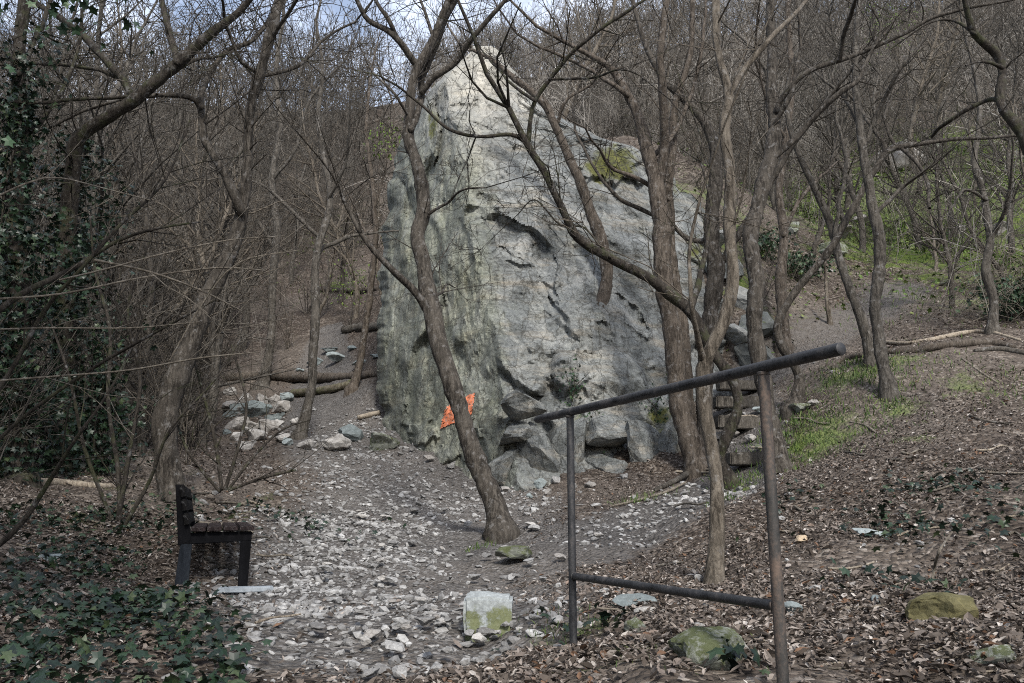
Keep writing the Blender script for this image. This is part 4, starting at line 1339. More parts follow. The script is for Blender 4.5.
def shade_tree(label, x, y, H, r, n):  # unseen evergreens, added only to darken the left foreground
    g = np.array([x, y, h1(x, y)])
    t = thing('added_shade_tree', label, 'tree', tuple(g))
    T = Tubes()
    p = spline([(x, y, g[2] - .3, .2), (x + .1, y, g[2] + H * .3, .16), (x - .1, y + .1, g[2] + H * .65, .1), (x, y, g[2] + H, .03)], .2)
    T.add(p[:, :3], p[:, 3], 10)
    mesh_obj('trunk', T.mesh('trunk', g, .03), M['bark_dark'], t)
    cl = [np.array([rnd.gauss(0, r * .42), rnd.gauss(0, r * .42), H * rnd.uniform(.3, 1.0)]) for _ in range(60)]
    pts = np.array([cl[rnd.randrange(60)] + np.array([rnd.gauss(0, .38), rnd.gauss(0, .38), rnd.gauss(0, .3)]) for _ in range(n)])
    s = nr.uniform(.07, .15, n)
    mesh_obj('crown', scatter_mesh('crown', pts, IVY, IVY_F, np.stack([s, s, s], -1), rotm(nr.normal(0, .8, n), nr.normal(0, .8, n), nr.uniform(0, 6, n))), M['ivy_bush'], t)


shade_tree('unseen evergreen tree added outside the frame to shade the left thicket', -7.6, 5.6, 9, 2.4, 9000)
shade_tree('unseen evergreen tree added left of the camera to shade the foreground', -5.2, .6, 9, 2.5, 12000)
shade_tree('unseen evergreen tree added behind the camera for shade on the left', -2.7, -2.6, 9.5, 2.4, 14000)


def crack_ivy(label, px, py, n, sp):
    hit = ROCK_BVH.ray_cast(Vector(EYE), Vector(ray(px, py)).normalized())[0]
    c = np.array(hit) - np.array([0, .12, 0])
    pts = [c + np.array([rnd.gauss(0, sp * .6), rnd.gauss(0, .07), rnd.gauss(0, sp)]) for _ in range(n)]
    st = [(np.array([c + np.array([0, .1, -sp * 1.2]), c + np.array([rnd.gauss(0, .05), 0, 0]), c + np.array([rnd.gauss(0, .15), 0, sp * 1.3])]), np.array([.012, .009, .004])) for _ in range(3)]
    leaf_cloud('climbing_ivy', label, 'ivy', pts, .055, M['ivy_bush'], st, c)


crack_ivy('small ivy patch in a crack above the foot blocks of the rock', 572, 388, 150, .2)
crack_ivy('green ivy tuft between the blocks right of the far railing post', 592, 432, 170, .24)
crack_ivy('ivy tuft on the rock beside the thick brown trunk', 655, 410, 130, .22)


def straw_bush():
    g = ground(1005, 325)
    t = thing('dry_grass_clump', 'drooping straw-coloured stems hanging over the right bank', 'dry grass', tuple(g))
    T = Tubes()
    for k in range(170):
        p = np.array([rnd.gauss(0, .35), rnd.gauss(0, .35), rnd.uniform(.0, 1.4)])
        d = unit(np.array([rnd.gauss(0, .5), rnd.gauss(0, .5), 1]))
        q = [p]
        for i in range(6):
            d = unit(d + np.array([rnd.gauss(0, .1), rnd.gauss(0, .1), -.42]))
            p = p + d * rnd.uniform(.16, .3); q.append(p)
        T.add(np.array(q), np.linspace(.006, .003, 7), 3)
    mesh_obj('stems', T.mesh('stems'), M['twig_pale'], t)


straw_bush()


def tuft_tree_leaves(label, px, py, Y, r, n):
    c = P(px, py, Y)
    pts = np.array([c + np.array([rnd.gauss(0, r), rnd.gauss(0, r), rnd.gauss(0, r * .8)]) for _ in range(n)])
    g = np.array([c[0], c[1], h1(c[0], c[1])])
    T = Tubes()
    grow(T, g, unit(np.array([.05, 0, 1.])), c[2] - g[2] + r, .03, 0, 1, .05, .1, .005, .3)
    t = thing('budding_sapling', label, 'sapling', tuple(g))
    s = nr.uniform(.05, .12, n)
    mesh_obj('foliage', scatter_mesh('foliage', pts - g, LEAF, LEAF_F, np.stack([s, s, s], -1), rotm(nr.normal(0, 1, n), nr.normal(0, 1, n), nr.uniform(0, 6, n))), M['budding'], t)
    mesh_obj('stem', T.mesh('stem', g), M['bark_wood'], t)


tuft_tree_leaves('sapling with fresh yellow-green leaves left of the rock top', 390, 140, 20, .35, 140)
tuft_tree_leaves('tall sapling with fresh green leaves high on the right hillside', 890, 20, 36, .9, 380)
tuft_tree_leaves('small sapling in new leaf above the left log terrace', 352, 285, 27, .45, 160)

# ------------------------------------------------------------------ railing
def railing():
    A = P(570, 412, 3.9); B = P(763, 367, 2.66)
    A0 = ground(571, 628)
    d = B - A
    def at(px):
        # parameter along AB whose projection has that px
        lo, hi = -1.2, 2.2
        for _ in range(60):
            m = (lo + hi) / 2
            q = A + d * m - EYE
            f = q[1] * CP + q[2] * SP
            if 512 + F * q[0] / f < px: lo = m
            else: hi = m
        return A + d * lo
    o = np.array([A[0], A[1], h1(A[0], A[1])])
    t = thing('handrail', 'dark pipe railing with a sloping top rail beside the path', 'railing', tuple(o))

    def pipe(name, a, b, r, m, cap=True):
        a, b = np.asarray(a), np.asarray(b)
        u = unit(b - a)
        n = 14
        pts = [a - u * .001, a - u * .001] if cap else []
        rs = [.0005, r * .86] if cap else []
        for i in range(n):
            pts.append(a + (b - a) * (.004 + .992 * i / (n - 1))); rs.append(r)
        if cap:
            pts += [b + u * .0006, b + u * .001, b + u * .001]; rs += [r * .985, r * .97, .0005]
        T = Tubes(); T.items.append((np.array(pts), np.array(rs), 20))
        # tangents must follow the pipe
        V = []
        ref = np.array([0, 0, 1.]) if abs(u[2]) < .8 else np.array([1., 0, 0])
        p = unit(np.cross(u, ref)); q = np.cross(u, p)
        th = np.arange(20) * 2 * np.pi / 20
        for c, rr in zip(pts, rs):
            V.append(c + rr * (np.cos(th)[:, None] * p + np.sin(th)[:, None] * q))
        V = np.concatenate(V) - o
        k = len(pts)
        idx = np.arange(k * 20).reshape(k, 20)
        qd = np.stack([idx[:-1], np.roll(idx, -1, 1)[:-1], np.roll(idx, -1, 1)[1:], idx[1:]], -1).reshape(-1, 4)
        me = raw_mesh(name, V, qd, np.full(len(qd), 4), True)
        return mesh_obj(name, me, m, t)
    r = .0195
    pipe('top_rail', at(537), at(841), r * 1.02, M['rail_paint'])
    fa = A - np.array([0, 0, r * .7]); fb = B - np.array([0, 0, r * .7])
    za = h1(A[0], A[1]) - .35; zb = h1(B[0], B[1]) - .35
    pipe('post', (A[0], A[1], za), fa, r * .93, M['rail_paint'], False)
    pb = pipe('post', (B[0], B[1], zb), fb, r * .97, M['post_rust'], False)
    pb['label'] = 'nearer post, worn to rusty brown'
    # lower rail: same fraction down both posts
    def onpost(Q, py):
        lo, hi = 0, 2.0
        for _ in range(50):
            m = (lo + hi) / 2
            q = Q - np.array([0, 0, m]) - EYE
            f = q[1] * CP + q[2] * SP; up = -q[1] * SP + q[2] * CP
            if 341.5 - F * up / f < py: lo = m
            else: hi = m
        return Q - np.array([0, 0, lo])
    la, lb = onpost(A, 576), onpost(B, 606)
    pipe('lower_rail', la + unit(lb - la) * r * .6, lb - unit(lb - la) * r * .6, r * .85, M['rail_paint'], False)
    # weld collars
    def weld(c, ax, rr):
        ax = unit(ax)
        ref = np.array([0, 0, 1.]) if abs(ax[2]) < .8 else np.array([1., 0, 0])
        p = unit(np.cross(ax, ref)); q = np.cross(ax, p)
        V = []
        th = np.arange(18) * 2 * np.pi / 18
        for k in range(9):
            f = k / 8 * 2 - 1
            rk = rr * (1 + .16 * math.sqrt(max(0, 1 - f * f))) * (1 + .035 * nr.normal(size=(18, 1)))
            V.append(c + ax * f * .006 + rk * (np.cos(th)[:, None] * p + np.sin(th)[:, None] * q))
        idx = np.arange(9 * 18).reshape(9, 18)
        qd = np.stack([idx[:-1], np.roll(idx, -1, 1)[:-1], np.roll(idx, -1, 1)[1:], idx[1:]], -1).reshape(-1, 4)
        mesh_obj('weld', raw_mesh('weld', np.concatenate(V) - o, qd, np.full(len(qd), 4), True), M['post_rust'], t)
    u = unit(lb - la)
    weld(la + u * r * .98, u, r * .86); weld(lb - u * r * .98, u, r * .86)
    weld(fa - np.array([0, 0, r * .45]), np.array([0, 0, 1.]), r * .95); weld(fb - np.array([0, 0, r * .45]), np.array([0, 0, 1.]), r * .99)


railing()

# ------------------------------------------------------------------ bench
def box_mesh(name, sx, sy, sz, bev=.008, jit=0.0):
    bm = bmesh.new()
    bmesh.ops.create_cube(bm, size=1)
    for v in bm.verts:
        v.co = Vector((v.co.x * sx, v.co.y * sy, v.co.z * sz))
    bmesh.ops.bevel(bm, geom=list(bm.edges), offset=bev, segments=2, affect='EDGES')
    if jit:
        for v in bm.verts: v.co += nvec(v.co * 9) * jit
    me = bpy.data.meshes.new(name)
    bm.to_mesh(me); bm.free()
    return me


def poly_prism(name, prof, y0, y1, bev=.006):
    """profile in xz extruded along y"""
    bm = bmesh.new()
    a = [bm.verts.new((x, y0, z)) for x, z in prof]
    b = [bm.verts.new((x, y1, z)) for x, z in prof]
    n = len(prof)
    bm.faces.new(a[::-1]); bm.faces.new(b)
    for i in range(n): bm.faces.new((a[i], a[(i + 1) % n], b[(i + 1) % n], b[i]))
    bmesh.ops.recalc_face_normals(bm, faces=bm.faces)
    bmesh.ops.bevel(bm, geom=list(bm.edges), offset=bev, segments=2, affect='EDGES')
    me = bpy.data.meshes.new(name)
    bm.to_mesh(me); bm.free()
    return me


def bench():
    # local: +x is the way a sitter faces, +y runs along the bench away from the camera
    g = P(240, 588, 6.95)
    g2 = P(181, 590, 6.9)
    c = (g + g2) / 2
    c[2] = h1(c[0], c[1]) + .0
    ax = unit(np.array([c[0], c[1], 0]) * np.array([1, 1, 0]))
    rz = math.atan2(ax[1], ax[0]) - math.pi / 2
    t = thing('park_bench', 'black bench with dark wooden seat seen end-on in the left shade', 'bench', tuple(c), rz)
    L = 1.75
    for k, y in enumerate((0.0, L)):
        dz = h1(*(c[:2] + ax[:2] * y)) - c[2]
        mesh_obj('leg', poly_prism('leg', [(.21, dz - .12), (.285, dz - .12), (.298, .36), (.21, .36)], y - .03, y + .03), M['bench_metal'], t)
        mesh_obj('leg', poly_prism('leg', [(-.285, dz - .12), (-.175, dz - .12), (-.17, .34), (-.26, .34)], y - .032, y + .032), M['bench_grey'], t)
        mesh_obj('seat_beam', poly_prism('seat_beam', [(-.26, .31), (.297, .335), (.297, .415), (-.2, .405)], y - .034, y + .034), M['bench_metal'], t)
        mesh_obj('back_post', poly_prism('back_post', [(-.275, .3), (-.175, .345), (-.265, .80), (-.335, .80)], y - .036, y + .036), M['bench_metal'], t)
    for i in range(4):
        x = -.13 + i * .128
        o = mesh_obj('seat_plank', box_mesh('seat_plank', .115, L + .16, .038, .006), M['bench_wood'], t, (x, L / 2, .435 + .002 * i))
    for i in range(3):
        zz = .52 + i * .112
        xx = -.205 - (zz - .4) * .2
        o = mesh_obj('back_plank', box_mesh('back_plank', .036, L + .16, .098, .006), M['bench_wood_black'], t, (xx, L / 2, zz))
        o.rotation_euler = (0, -.2, 0)
    for i in range(3):
        zz = .47 + i * .12
        xx = -.30 - (zz - .4) * .13
    # pale foot slab
    q = P(243, 591, 6.9)
    o = mesh_obj('concrete_slab', box_mesh('concrete_slab', .44, .14, .04, .006, .006), M['concrete'], None, (q[0] + .02, q[1], h1(q[0], q[1]) + .012))
    o.rotation_euler = (0, 0, rz)
    tag(o, 'pale flat slab in the dirt under the bench front leg', 'slab')


bench()

# ------------------------------------------------------------------ stone block and notable stones
def stone_block():
    g = ground(487, 632)
    Yb = g[1]
    w = 50 / F * Yb * .98
    h = 33 / F * Yb
    bm = bmesh.new()
    prof = [(-.5, -.35), (.46, -.42), (.52, .3), (-.42, .38)]
    lo = [bm.verts.new((x * w, y * w, -.06)) for x, y in prof]
    hi = [bm.verts.new((x * w * .98, y * w, h * (1.0 + z))) for (x, y), z in zip(prof, (.0, -.06, .0, .08))]
    bm.faces.new(lo[::-1]); bm.faces.new(hi)
    for i in range(4): bm.faces.new((lo[i], lo[(i + 1) % 4], hi[(i + 1) % 4], hi[i]))
    bmesh.ops.bevel(bm, geom=list(bm.edges), offset=.014, segments=2, affect='EDGES')
    bmesh.ops.triangulate(bm, faces=bm.faces)
    bmesh.ops.subdivide_edges(bm, edges=bm.edges, cuts=3, use_grid_fill=True)
    for v in bm.verts:
        v.co += nvec(v.co * 7) * .02 + nvec(v.co * 25) * .006
    bmesh.ops.recalc_face_normals(bm, faces=bm.faces)
    me = bpy.data.meshes.new('stone_block'); bm.to_mesh(me); bm.free()
    m, nt, b = mat('block_stone', .85, .25)
    v = coords(nt)
    n1 = noise(nt, v, 9, 7, .7); n2 = noise(nt, v, 45, 4, .7)
    c_ = ramp(nt, n2.outputs[0], [(.3, (.17, .18, .18)), (.55, (.28, .3, .3)), (.75, (.38, .4, .4))])
    sx = N(nt, 'ShaderNodeSeparateXYZ', {0: v})
    topm = ramp(nt, math_(nt, 'ADD', math_(nt, 'MULTIPLY_ADD', sx.outputs[2], -3.0, .45), math_(nt, 'MULTIPLY', math_(nt, 'SUBTRACT', n1.outputs[0], .5), 4.0)), [(-.0, (0, 0, 0)), (.3, (.85, .85, .85))])
    topm = mix(nt, 1.0, topm, ramp(nt, math_(nt, 'MULTIPLY', sx.outputs[2], 6.0), [(.72, (1, 1, 1)), (.92, (0, 0, 0))]), 'MULTIPLY')
    c_ = mix(nt, topm, c_, ramp(nt, n1.outputs[0], [(.3, (.06, .075, .02)), (.6, (.12, .13, .045)), (.75, (.2, .2, .13))]))
    nt.links.new(c_, b.inputs['Base Color']); bump(nt, b, n2.outputs[0], .5, .008)
    o = mesh_obj('stone_block', me, m, None, (g[0], g[1] + w * .35, g[2] - .01))
    o.rotation_euler = (0, 0, .12)
    tag(o, 'squared mossy stone block sitting at the path edge', 'stone block')


stone_block()
SH = []
for s in range(8):
    V, Fc = stone_shape(40 + s, 3, 16, (.42, .75), .62)
    V = V + np.array([nvec(Vector(v) * 2.1) for v in V]) * .09
    SH.append((V, np.array(Fc)))
V, Fc = stone_shape(77, 4, 6, (.72, .9), .7)
SH.append((V + np.array([nvec(Vector(v) * 1.7) for v in V]) * .13 + np.array([nvec(Vector(v) * 6) for v in V]) * .035, np.array(Fc)))
SMESH = {}


def stone(label, px, py, wpx, hr, mt, group=None, rz=None, k=None, cat='stone', name='stone', sink=.3, ground_p=None):
    g = ground(px, py) if ground_p is None else ground_p
    w = wpx / F * g[1] / 2.1
    k = rnd.randrange(8) if k is None else k
    if (k, mt) not in SMESH:
        V, Fc = SH[k]
        me = raw_mesh('stone', V, Fc, np.full(len(Fc), 3), False)
        me.materials.append(M[mt]); SMESH[(k, mt)] = me
    o = mesh_obj(name, SMESH[(k, mt)], None, None, (g[0], g[1], g[2] + w * hr * (.6 - sink)))
    o.scale = (w, w * rnd.uniform(.7, 1.0), w * hr * 1.6)
    o.rotation_euler = (rnd.gauss(0, .12), rnd.gauss(0, .12), rnd.uniform(0, 6.28) if rz is None else rz)
    return tag(o, label, cat, group)


stone('flat mossy grey slab lying right of the leaning tree base', 517, 556, 56, .35, 'stone_mossy', rz=.2)
stone('large green-topped boulder sunk in leaves under the lower rail', 708, 664, 82, .55, 'stone_mossy', rz=-.3, name='boulder', cat='boulder', sink=.1, k=8)
stone('pale stone leaning on the big mossy boulder', 742, 652, 26, .8, 'stone_pale')
stone('mossy wedge of rock near the far railing post', 634, 632, 34, .7, 'stone_mossy')
stone('white stone between the boulder and the lower rail', 700, 630, 20, .8, 'stone_pale')
stone('small white stone just above the lower rail', 645, 612, 22, .5, 'stone_pale')
stone('pale pointed stone below the thin pale trunk', 700, 582, 14, .9, 'stone_pale')
stone('bluish flat slab buried beyond the lower rail', 630, 604, 56, .25, 'stone_blue')
stone('cream stone beside the near railing post', 795, 612, 26, .6, 'stone_blue')
stone('pale flat stone right of the near railing post', 812, 592, 20, .5, 'stone_pale')
stone('bluish slab poking from the leaves on the right bank', 868, 536, 40, .4, 'stone_blue')
stone('tan wedge-shaped stone on the right bank', 800, 542, 18, .6, 'stone_tan')
stone('yellow mossy boulder at the lower right', 942, 618, 74, .5, 'stone_moss_all', name='boulder', cat='boulder', rz=.3, sink=.36, k=8)
stone('grey stone left of the yellow mossy boulder', 878, 602, 26, .5, 'stone_blue')
stone('grey boulder half hidden in leaves at the bottom right corner', 1000, 660, 52, .5, 'stone_mossy', name='boulder', cat='boulder')
stone('pale flat stone among ivy at far left', 54, 560, 34, .35, 'stone_blue')
stone('white stone on the ground beyond the bench seat', 217, 536, 26, .35, 'stone_pale')
stone('broad white stone in the pile left of the rock', 338, 448, 44, .6, 'stone_pale')
stone('long white stone at the left end of the pile by the rock', 308, 447, 34, .5, 'stone_pale')
stone('dark flat rock between the stone pile and the cliff', 382, 447, 48, .5, 'stone_mossy')
stone('grey flat rock behind the white stones in the pile', 352, 438, 44, .5, 'stone_blue')
stone('white stone in the dirt farther up the left path', 396, 412, 14, .5, 'stone_pale')
for (px, py, w) in [(232, 412, 22), (246, 404, 18), (258, 416, 26), (240, 428, 24), (268, 430, 22), (281, 412, 20), (254, 440, 24), (284, 440, 18), (230, 396, 16), (275, 422, 18), (262, 402, 14), (236, 440, 16)] + [(rnd.uniform(226, 305), rnd.uniform(398, 452), rnd.uniform(9, 20)) for _ in range(22)]:
    stone('pale rough stone in the rubble heap left of the path', px, py, w * 1.4, .7, rnd.choice(['stone_pale', 'stone_pale', 'stone_blue']), 'rubble heap stones left of the path')
for (px, py, w) in [(540, 487, 20), (556, 482, 16), (572, 488, 14), (548, 494, 12), (590, 487, 18), (624, 480, 16), (530, 497, 9), (505, 490, 12), (470, 474, 14), (452, 468, 12), (430, 460, 14), (412, 450, 12)]:
    stone('loose broken stone lying along the foot of the rock', px, py, w, .65, rnd.choice(['stone_pale', 'stone_gravel', 'stone_blue']), 'broken stones along the rock foot')
for (px, py, w) in [(315, 364, 26), (338, 362, 30), (362, 364, 28), (376, 358, 20), (330, 352, 22), (352, 350, 20), (300, 372, 18)]:
    stone('flat grey stone stacked on the log terrace at far left', px, py, w, .4, 'stone_blue', 'flat stones on the log terrace')
for (px, py, w) in [(715, 440, 22), (706, 455, 20), (722, 452, 16), (735, 437, 18), (752, 440, 16), (730, 410, 18), (760, 412, 16), (716, 466, 16), (758, 448, 12), (800, 412, 26), (812, 405, 18)]:
    stone('grey edging stone set beside the timber steps', px, py, w, .6, rnd.choice(['stone_blue', 'stone_mossy', 'stone_pale']), 'edging stones by the steps')
for (px, py, w) in [(830, 255, 34), (842, 238, 26), (905, 170, 60), (930, 158, 36), (812, 275, 22), (945, 285, 12), (860, 225, 26), (955, 235, 22), (790, 232, 26), (1000, 235, 24)]:
    stone('pale rock jutting from the mossy bank on the right', px, py, w * 1.35, .6, rnd.choice(['stone_pale', 'stone_mossy']), 'rocks jutting from the right bank')
def foot_boulder(label, cx, cy, w, h, mt, k, front=.15):
    """angular block of the cliff foot: centre pixel, width and height in pixels"""
    hit = ROCK_BVH.ray_cast(Vector(EYE), Vector(ray(cx, cy)).normalized())[0]
    Y = min(float(hit[1]) if hit else 12.6, 13.2) - front + .22
    c = P(cx, cy, Y)
    V, Fc = stone_shape(700 + k, 3, 11, (.35, .68), 1.0)
    V = V / np.abs(V).max(0)
    V = V + np.array([nvec(Vector(v) * 2.3 + Vector((k, 0, 0))) for v in V]) * .07
    me = raw_mesh('boulder', V, np.array(Fc), np.full(len(Fc), 3), False)
    me.materials.append(M[mt])
    o = mesh_obj('boulder', me, None, None, tuple(c))
    o.scale = (w / 1.7 / F * Y, max(.36, w / 1.7 / F * Y), h / 1.75 / F * Y)
    o.rotation_euler = (rnd.gauss(0, .06), rnd.gauss(0, .1), rnd.gauss(0, .3))
    tag(o, label, 'boulder')


foot_boulder('pale block perched at the left end of the railing on the rock foot', 526, 407, 42, 30, 'rock', 1)
foot_boulder('dark rounded block at the lowest left corner of the rock', 534, 456, 48, 56, 'rock', 2)
foot_boulder('tall grey block beneath the top rail beside the far post', 574, 452, 40, 62, 'rock', 3)
foot_boulder('pale broken block low on the ground left of the thick trunk', 606, 470, 40, 34, 'rock', 4)
foot_boulder('grey upright block with mossy cracks below the rock face', 640, 452, 44, 56, 'rock', 5)
foot_boulder('dark leaning block touching the thick brown trunk', 676, 450, 34, 50, 'rock', 6)
foot_boulder('grey slab wedged under the overhang right of the far post', 604, 428, 46, 34, 'rock', 7, .05)
for q in [(700, 232, 34, 26, 'foot_pale'), (716, 262, 40, 30, 'foot_grey'), (730, 292, 36, 30, 'foot_pale'), (742, 322, 40, 34, 'foot_grey'), (748, 352, 40, 30, 'foot_dark'), (676, 196, 36, 24, 'foot_grey'), (728, 330, 26, 22, 'foot_pale')]:
    g_ = ground(q[0] + 8, q[1] + 12)
    V, Fc = stone_shape(int(q[0]), 3, 11, (.35, .68), 1.0)
    V = V / np.abs(V).max(0)
    V = V + np.array([nvec(Vector(v) * 2.3) for v in V]) * .08
    me = raw_mesh('boulder', V, np.array(Fc), np.full(len(Fc), 3), False); me.materials.append(M[q[4]])
    ob = mesh_obj('boulder', me, None, None, (g_[0], g_[1], g_[2] + .05))
    ob.scale = (q[2] / 1.7 / F * g_[1], .5, q[3] / 1.7 / F * g_[1])
    ob.rotation_euler = (rnd.gauss(0, .1), rnd.gauss(0, .15), rnd.gauss(0, .4))
    tag(ob, 'mossy ledge block stepping down the right edge of the rock', 'boulder', 'ledge blocks along the rock right edge')
foot_boulder('small pale block between the dark corner block and the path', 507, 466, 26, 34, 'rock', 8)
foot_boulder('flat dark stone under the perched pale block', 512, 434, 36, 22, 'rock', 9)

n = 0
while n < 90:
    px, py = rnd.uniform(300, 560), rnd.uniform(505, 675)
    g = ground(px, py)
    if path_mask(np.array([g[0]]), np.array([g[1]]))[0] < .3: continue
    stone('fist-sized pale stone lying loose on the gravel path', px, py, rnd.uniform(8, 22) * (.5 + (py - 480) / 200), .45, rnd.choice(['stone_pale', 'stone_gravel', 'stone_gravel']), 'loose stones on the gravel path', ground_p=g)
    n += 1
for _ in range(40):
    px, py = rnd.uniform(560, 1010), rnd.uniform(520, 675)
    stone('small pale stone scattered in the leaves on the right', px, py, rnd.uniform(6, 14), .5, rnd.choice(['stone_pale', 'stone_gravel']), 'small stones in the right litter')

# ------------------------------------------------------------------ logs, steps, sticks
def log(label, pts, bm, name='fallen_log', cat='log', lift=.4, group=None, snap=True, caps=True):
    rows = []
    for px, py, w in pts:
        g = ground(px, py)
        r = w / 2 / F * g[1]
        rows.append((g[0], g[1], g[2] + r * lift, r))
    ls = spline(rows, .08)
    if caps:
        a, b = ls[0].copy(), ls[-1].copy(); a[3] = b[3] = .001
        e0 = unit(ls[1, :3] - ls[0, :3]) * .004; e1 = unit(ls[-1, :3] - ls[-2, :3]) * .004
        a[:3] -= e0; b[:3] += e1
        ls = np.vstack([a, ls, b])
    o = np.array(rows[0][:3])
    T = Tubes(); T.add(ls[:, :3], ls[:, 3], 10)
    ob = mesh_obj(name, T.mesh(name, o, .05), M[bm], None, tuple(o))
    return tag(ob, label, cat, group)


log('long dark fallen log curving along the right bank', [(800, 392, 5), (838, 364, 6), (868, 357, 8), (915, 353, 9), (945, 348, 9), (990, 345, 8), (1015, 350, 6)], 'wood_dark')
log('paler thin fallen trunk lying above the dark log', [(884, 343, 3.5), (911, 345, 4.5), (941, 339, 5.5), (968, 334, 5), (990, 334, 4), (1020, 341, 3)], 'wood_pale')
log('splintered grey log at the right end of the fallen logs', [(975, 353, 4), (1000, 351, 6), (1030, 357, 5)], 'bark_wood')
log('dark log holding up the far left terrace', [(226, 380, 10), (270, 379, 11), (330, 380, 10), (384, 376, 9)], 'wood_dark', name='terrace_log')
log('mossy log slanting on the terrace below the slim reddish tree', [(292, 396, 8), (325, 392, 8), (352, 384, 7), (360, 372, 6)], 'bark_mossy', name='terrace_log')
log('short log higher up the left path', [(344, 333, 9), (362, 331, 10), (380, 330, 9)], 'bark_wood', name='terrace_log')
log('thin log lying across the slope at far left above the terrace', [(318, 292, 6), (345, 292, 6), (378, 290, 5)], 'wood_dark', name='terrace_log')
log('small branch in the dirt left of the rock', [(358, 419, 5), (380, 414, 5)], 'wood_pale', name='fallen_branch', cat='branch')
log('pale peeling log lying in ivy left of the bench', [(28, 484, 8), (60, 485, 8), (95, 488, 7), (120, 487, 5)], 'wood_pale')
log('grey branch resting in litter behind the yellow boulder', [(826, 611, 5), (850, 610, 5), (880, 609, 4), (896, 606, 3)], 'wood_pale', name='fallen_branch', cat='branch')
log('long thin stick on the slope below the fallen logs', [(962, 360, 2.5), (980, 372, 2.5), (1000, 387, 2)], 'twig_pale', name='stick', cat='stick')
log('bent pale stick on the grass right of the steps', [(850, 425, 2), (865, 427, 2.5), (875, 433, 2.5)], 'twig_pale', name='stick', cat='stick')
log('pale root stub lying on the rock foot litter', [(655, 492, 4), (672, 484, 5), (690, 474, 6), (700, 468, 5)], 'bark_wood', name='exposed_root', cat='root')
log('thin pale root edging the dirt branch path', [(610, 507, 2), (640, 500, 2.5), (668, 492, 2.5), (686, 483, 2)], 'twig_pale', name='exposed_root', cat='root')


def standing_stick(label, tr, bm):
    g = ground(tr[0][0], tr[0][1])
    lp = px_path(tr, g[1], .1)
    lp[0, 2] -= .05
    ls = spline(lp, .04)
    T = Tubes(); T.add(ls[:, :3], ls[:, 3], 6)
    ob = mesh_obj('stick', T.mesh('stick', g), M[bm], None, tuple(g))
    return tag(ob, label, 'stick')


standing_stick('pale curved stick standing up out of the litter at right', [(930, 588, 3), (934, 570, 3), (940, 550, 2.5), (952, 532, 2)], 'twig_pale')
for _ in range(70):
    side = rnd.random() < .45
    px, py = (rnd.uniform(0, 260), rnd.uniform(480, 675)) if side else (rnd.uniform(560, 1020), rnd.uniform(400, 675))
    a = rnd.uniform(-.5, .5); L = rnd.uniform(15, 55)
    q = [(px + L * k * math.cos(a), min(690, py + L * k * math.sin(a) * .5 + rnd.uniform(-2, 2)), 2.4 - .5 * k) for k in (0, .35, .7, 1)]
    log('broken twig on the ivy floor around the bench' if side else 'broken twig lying in the litter on the right', q, rnd.choice(['twig_pale', 'bark_wood', 'wood_pale']), name='twig', cat='twig', lift=1.2,
        group='twigs on the ivy floor' if side else 'twigs in the right litter', caps=False)


def timber_step(label, px0, px1, py, hpx):
    g0, g1 = ground(px0, py), ground(px1, py)
    Ym = (g0[1] + g1[1]) / 2
    a, b = P(px0, py - hpx / 2, Ym), P(px1, py - hpx / 2, Ym)
    L = np.linalg.norm(b - a)
    me = box_mesh('timber_step', L, .3, hpx / F * Ym * 1.05, .018, .012)
    c = (a + b) / 2
    o = mesh_obj('timber_step', me, M['bark_wood'], None, (c[0], c[1] + .02, c[2] + .015))
    o.rotation_euler = (0, rnd.uniform(-.03, .03), .05)
    tag(o, label, 'step')


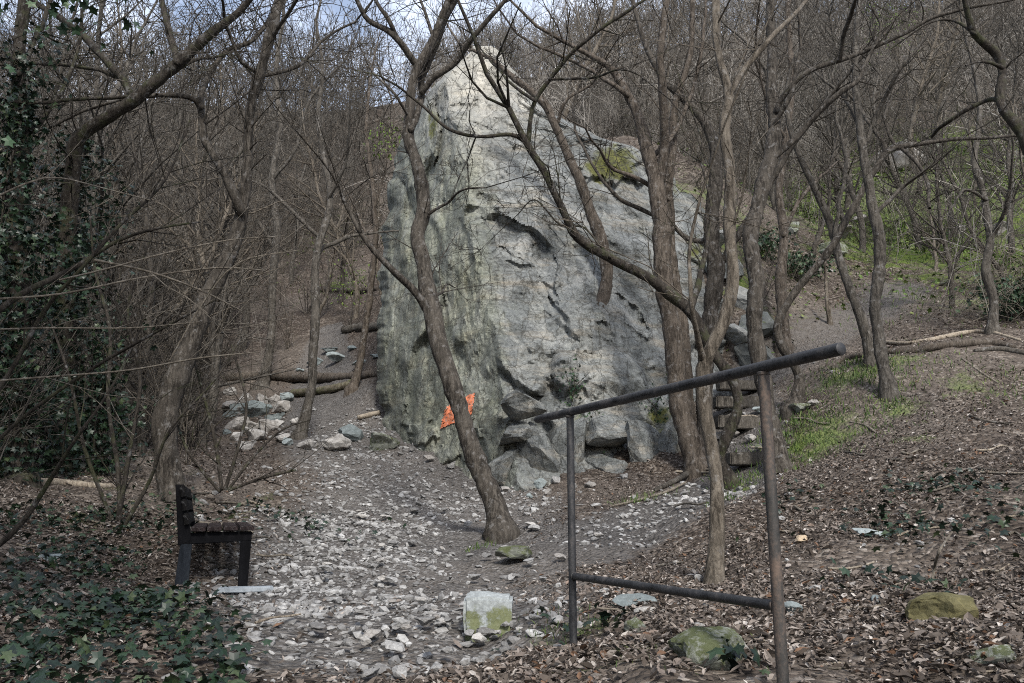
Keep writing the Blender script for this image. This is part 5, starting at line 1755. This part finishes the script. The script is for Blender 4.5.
timber_step('lowest grey timber step behind the railing', 727, 766, 466, 12)
timber_step('middle timber step between the trunks', 716, 764, 430, 12)
timber_step('upper dark timber step below the rock corner', 714, 762, 409, 11)
timber_step('topmost timber step under the top rail', 718, 760, 391, 9)

# ------------------------------------------------------------------ light, sky, camera
w = bpy.data.worlds.new('World')
scene.world = w
w.use_nodes = True
nt = w.node_tree
bg = nt.nodes['Background']
SUN_EL, SUN_AZ = 42, 165     # azimuth clockwise from +Y
sky = nt.nodes.new('ShaderNodeTexSky')
sky.sky_type = 'NISHITA'
sky.sun_disc = False
sky.sun_elevation = rad(SUN_EL)
sky.sun_rotation = rad(SUN_AZ)
sky.air_density = 1.0; sky.dust_density = 2.0
tc = nt.nodes.new('ShaderNodeTexCoord')
n1 = noise(nt, N(nt, 'ShaderNodeMapping', {'Vector': tc.outputs['Generated'], 'Scale': (1, 1, 2.0), 'Location': (.3, .1, 0)}).outputs[0], 2.2, 8, .6, .3)
cl = ramp(nt, n1.outputs[0], [(.45, (.15, .15, .15)), (.62, (.95, .95, .95))])
nt.links.new(mix(nt, cl, sky.outputs[0], (9.2, 9.9, 11.4, 1)), bg.inputs[0])
bg.inputs[1].default_value = .1

sd = bpy.data.lights.new('sun', 'SUN')
sd.energy = 2.5
sd.angle = rad(11)
sd.color = (1, .965, .9)
so = bpy.data.objects.new('sun', sd)
link(so)
az, el = rad(SUN_AZ), rad(SUN_EL)
dv = Vector((math.sin(az) * math.cos(el), math.cos(az) * math.cos(el), math.sin(el)))
so.rotation_euler = dv.to_track_quat('Z', 'Y').to_euler()
so.location = (0, 0, 30)

cd = bpy.data.cameras.new('camera')
cd.sensor_width = 36
cd.lens = F / 1024 * 36
cd.clip_start = .05
cd.clip_end = 1000
co = bpy.data.objects.new('camera', cd)
co.location = EYE
co.rotation_euler = (math.pi / 2 + PITCH, 0, 0)
link(co)
scene.camera = co
vs = scene.view_settings
vs.view_transform = 'Standard'
vs.look = 'None'
vs.gamma = 1
vs.exposure = 0.95
scene.cycles.use_denoising = False
scene.cycles.filter_width = 1.05
scene.cycles.max_bounces = 5
scene.cycles.diffuse_bounces = 3
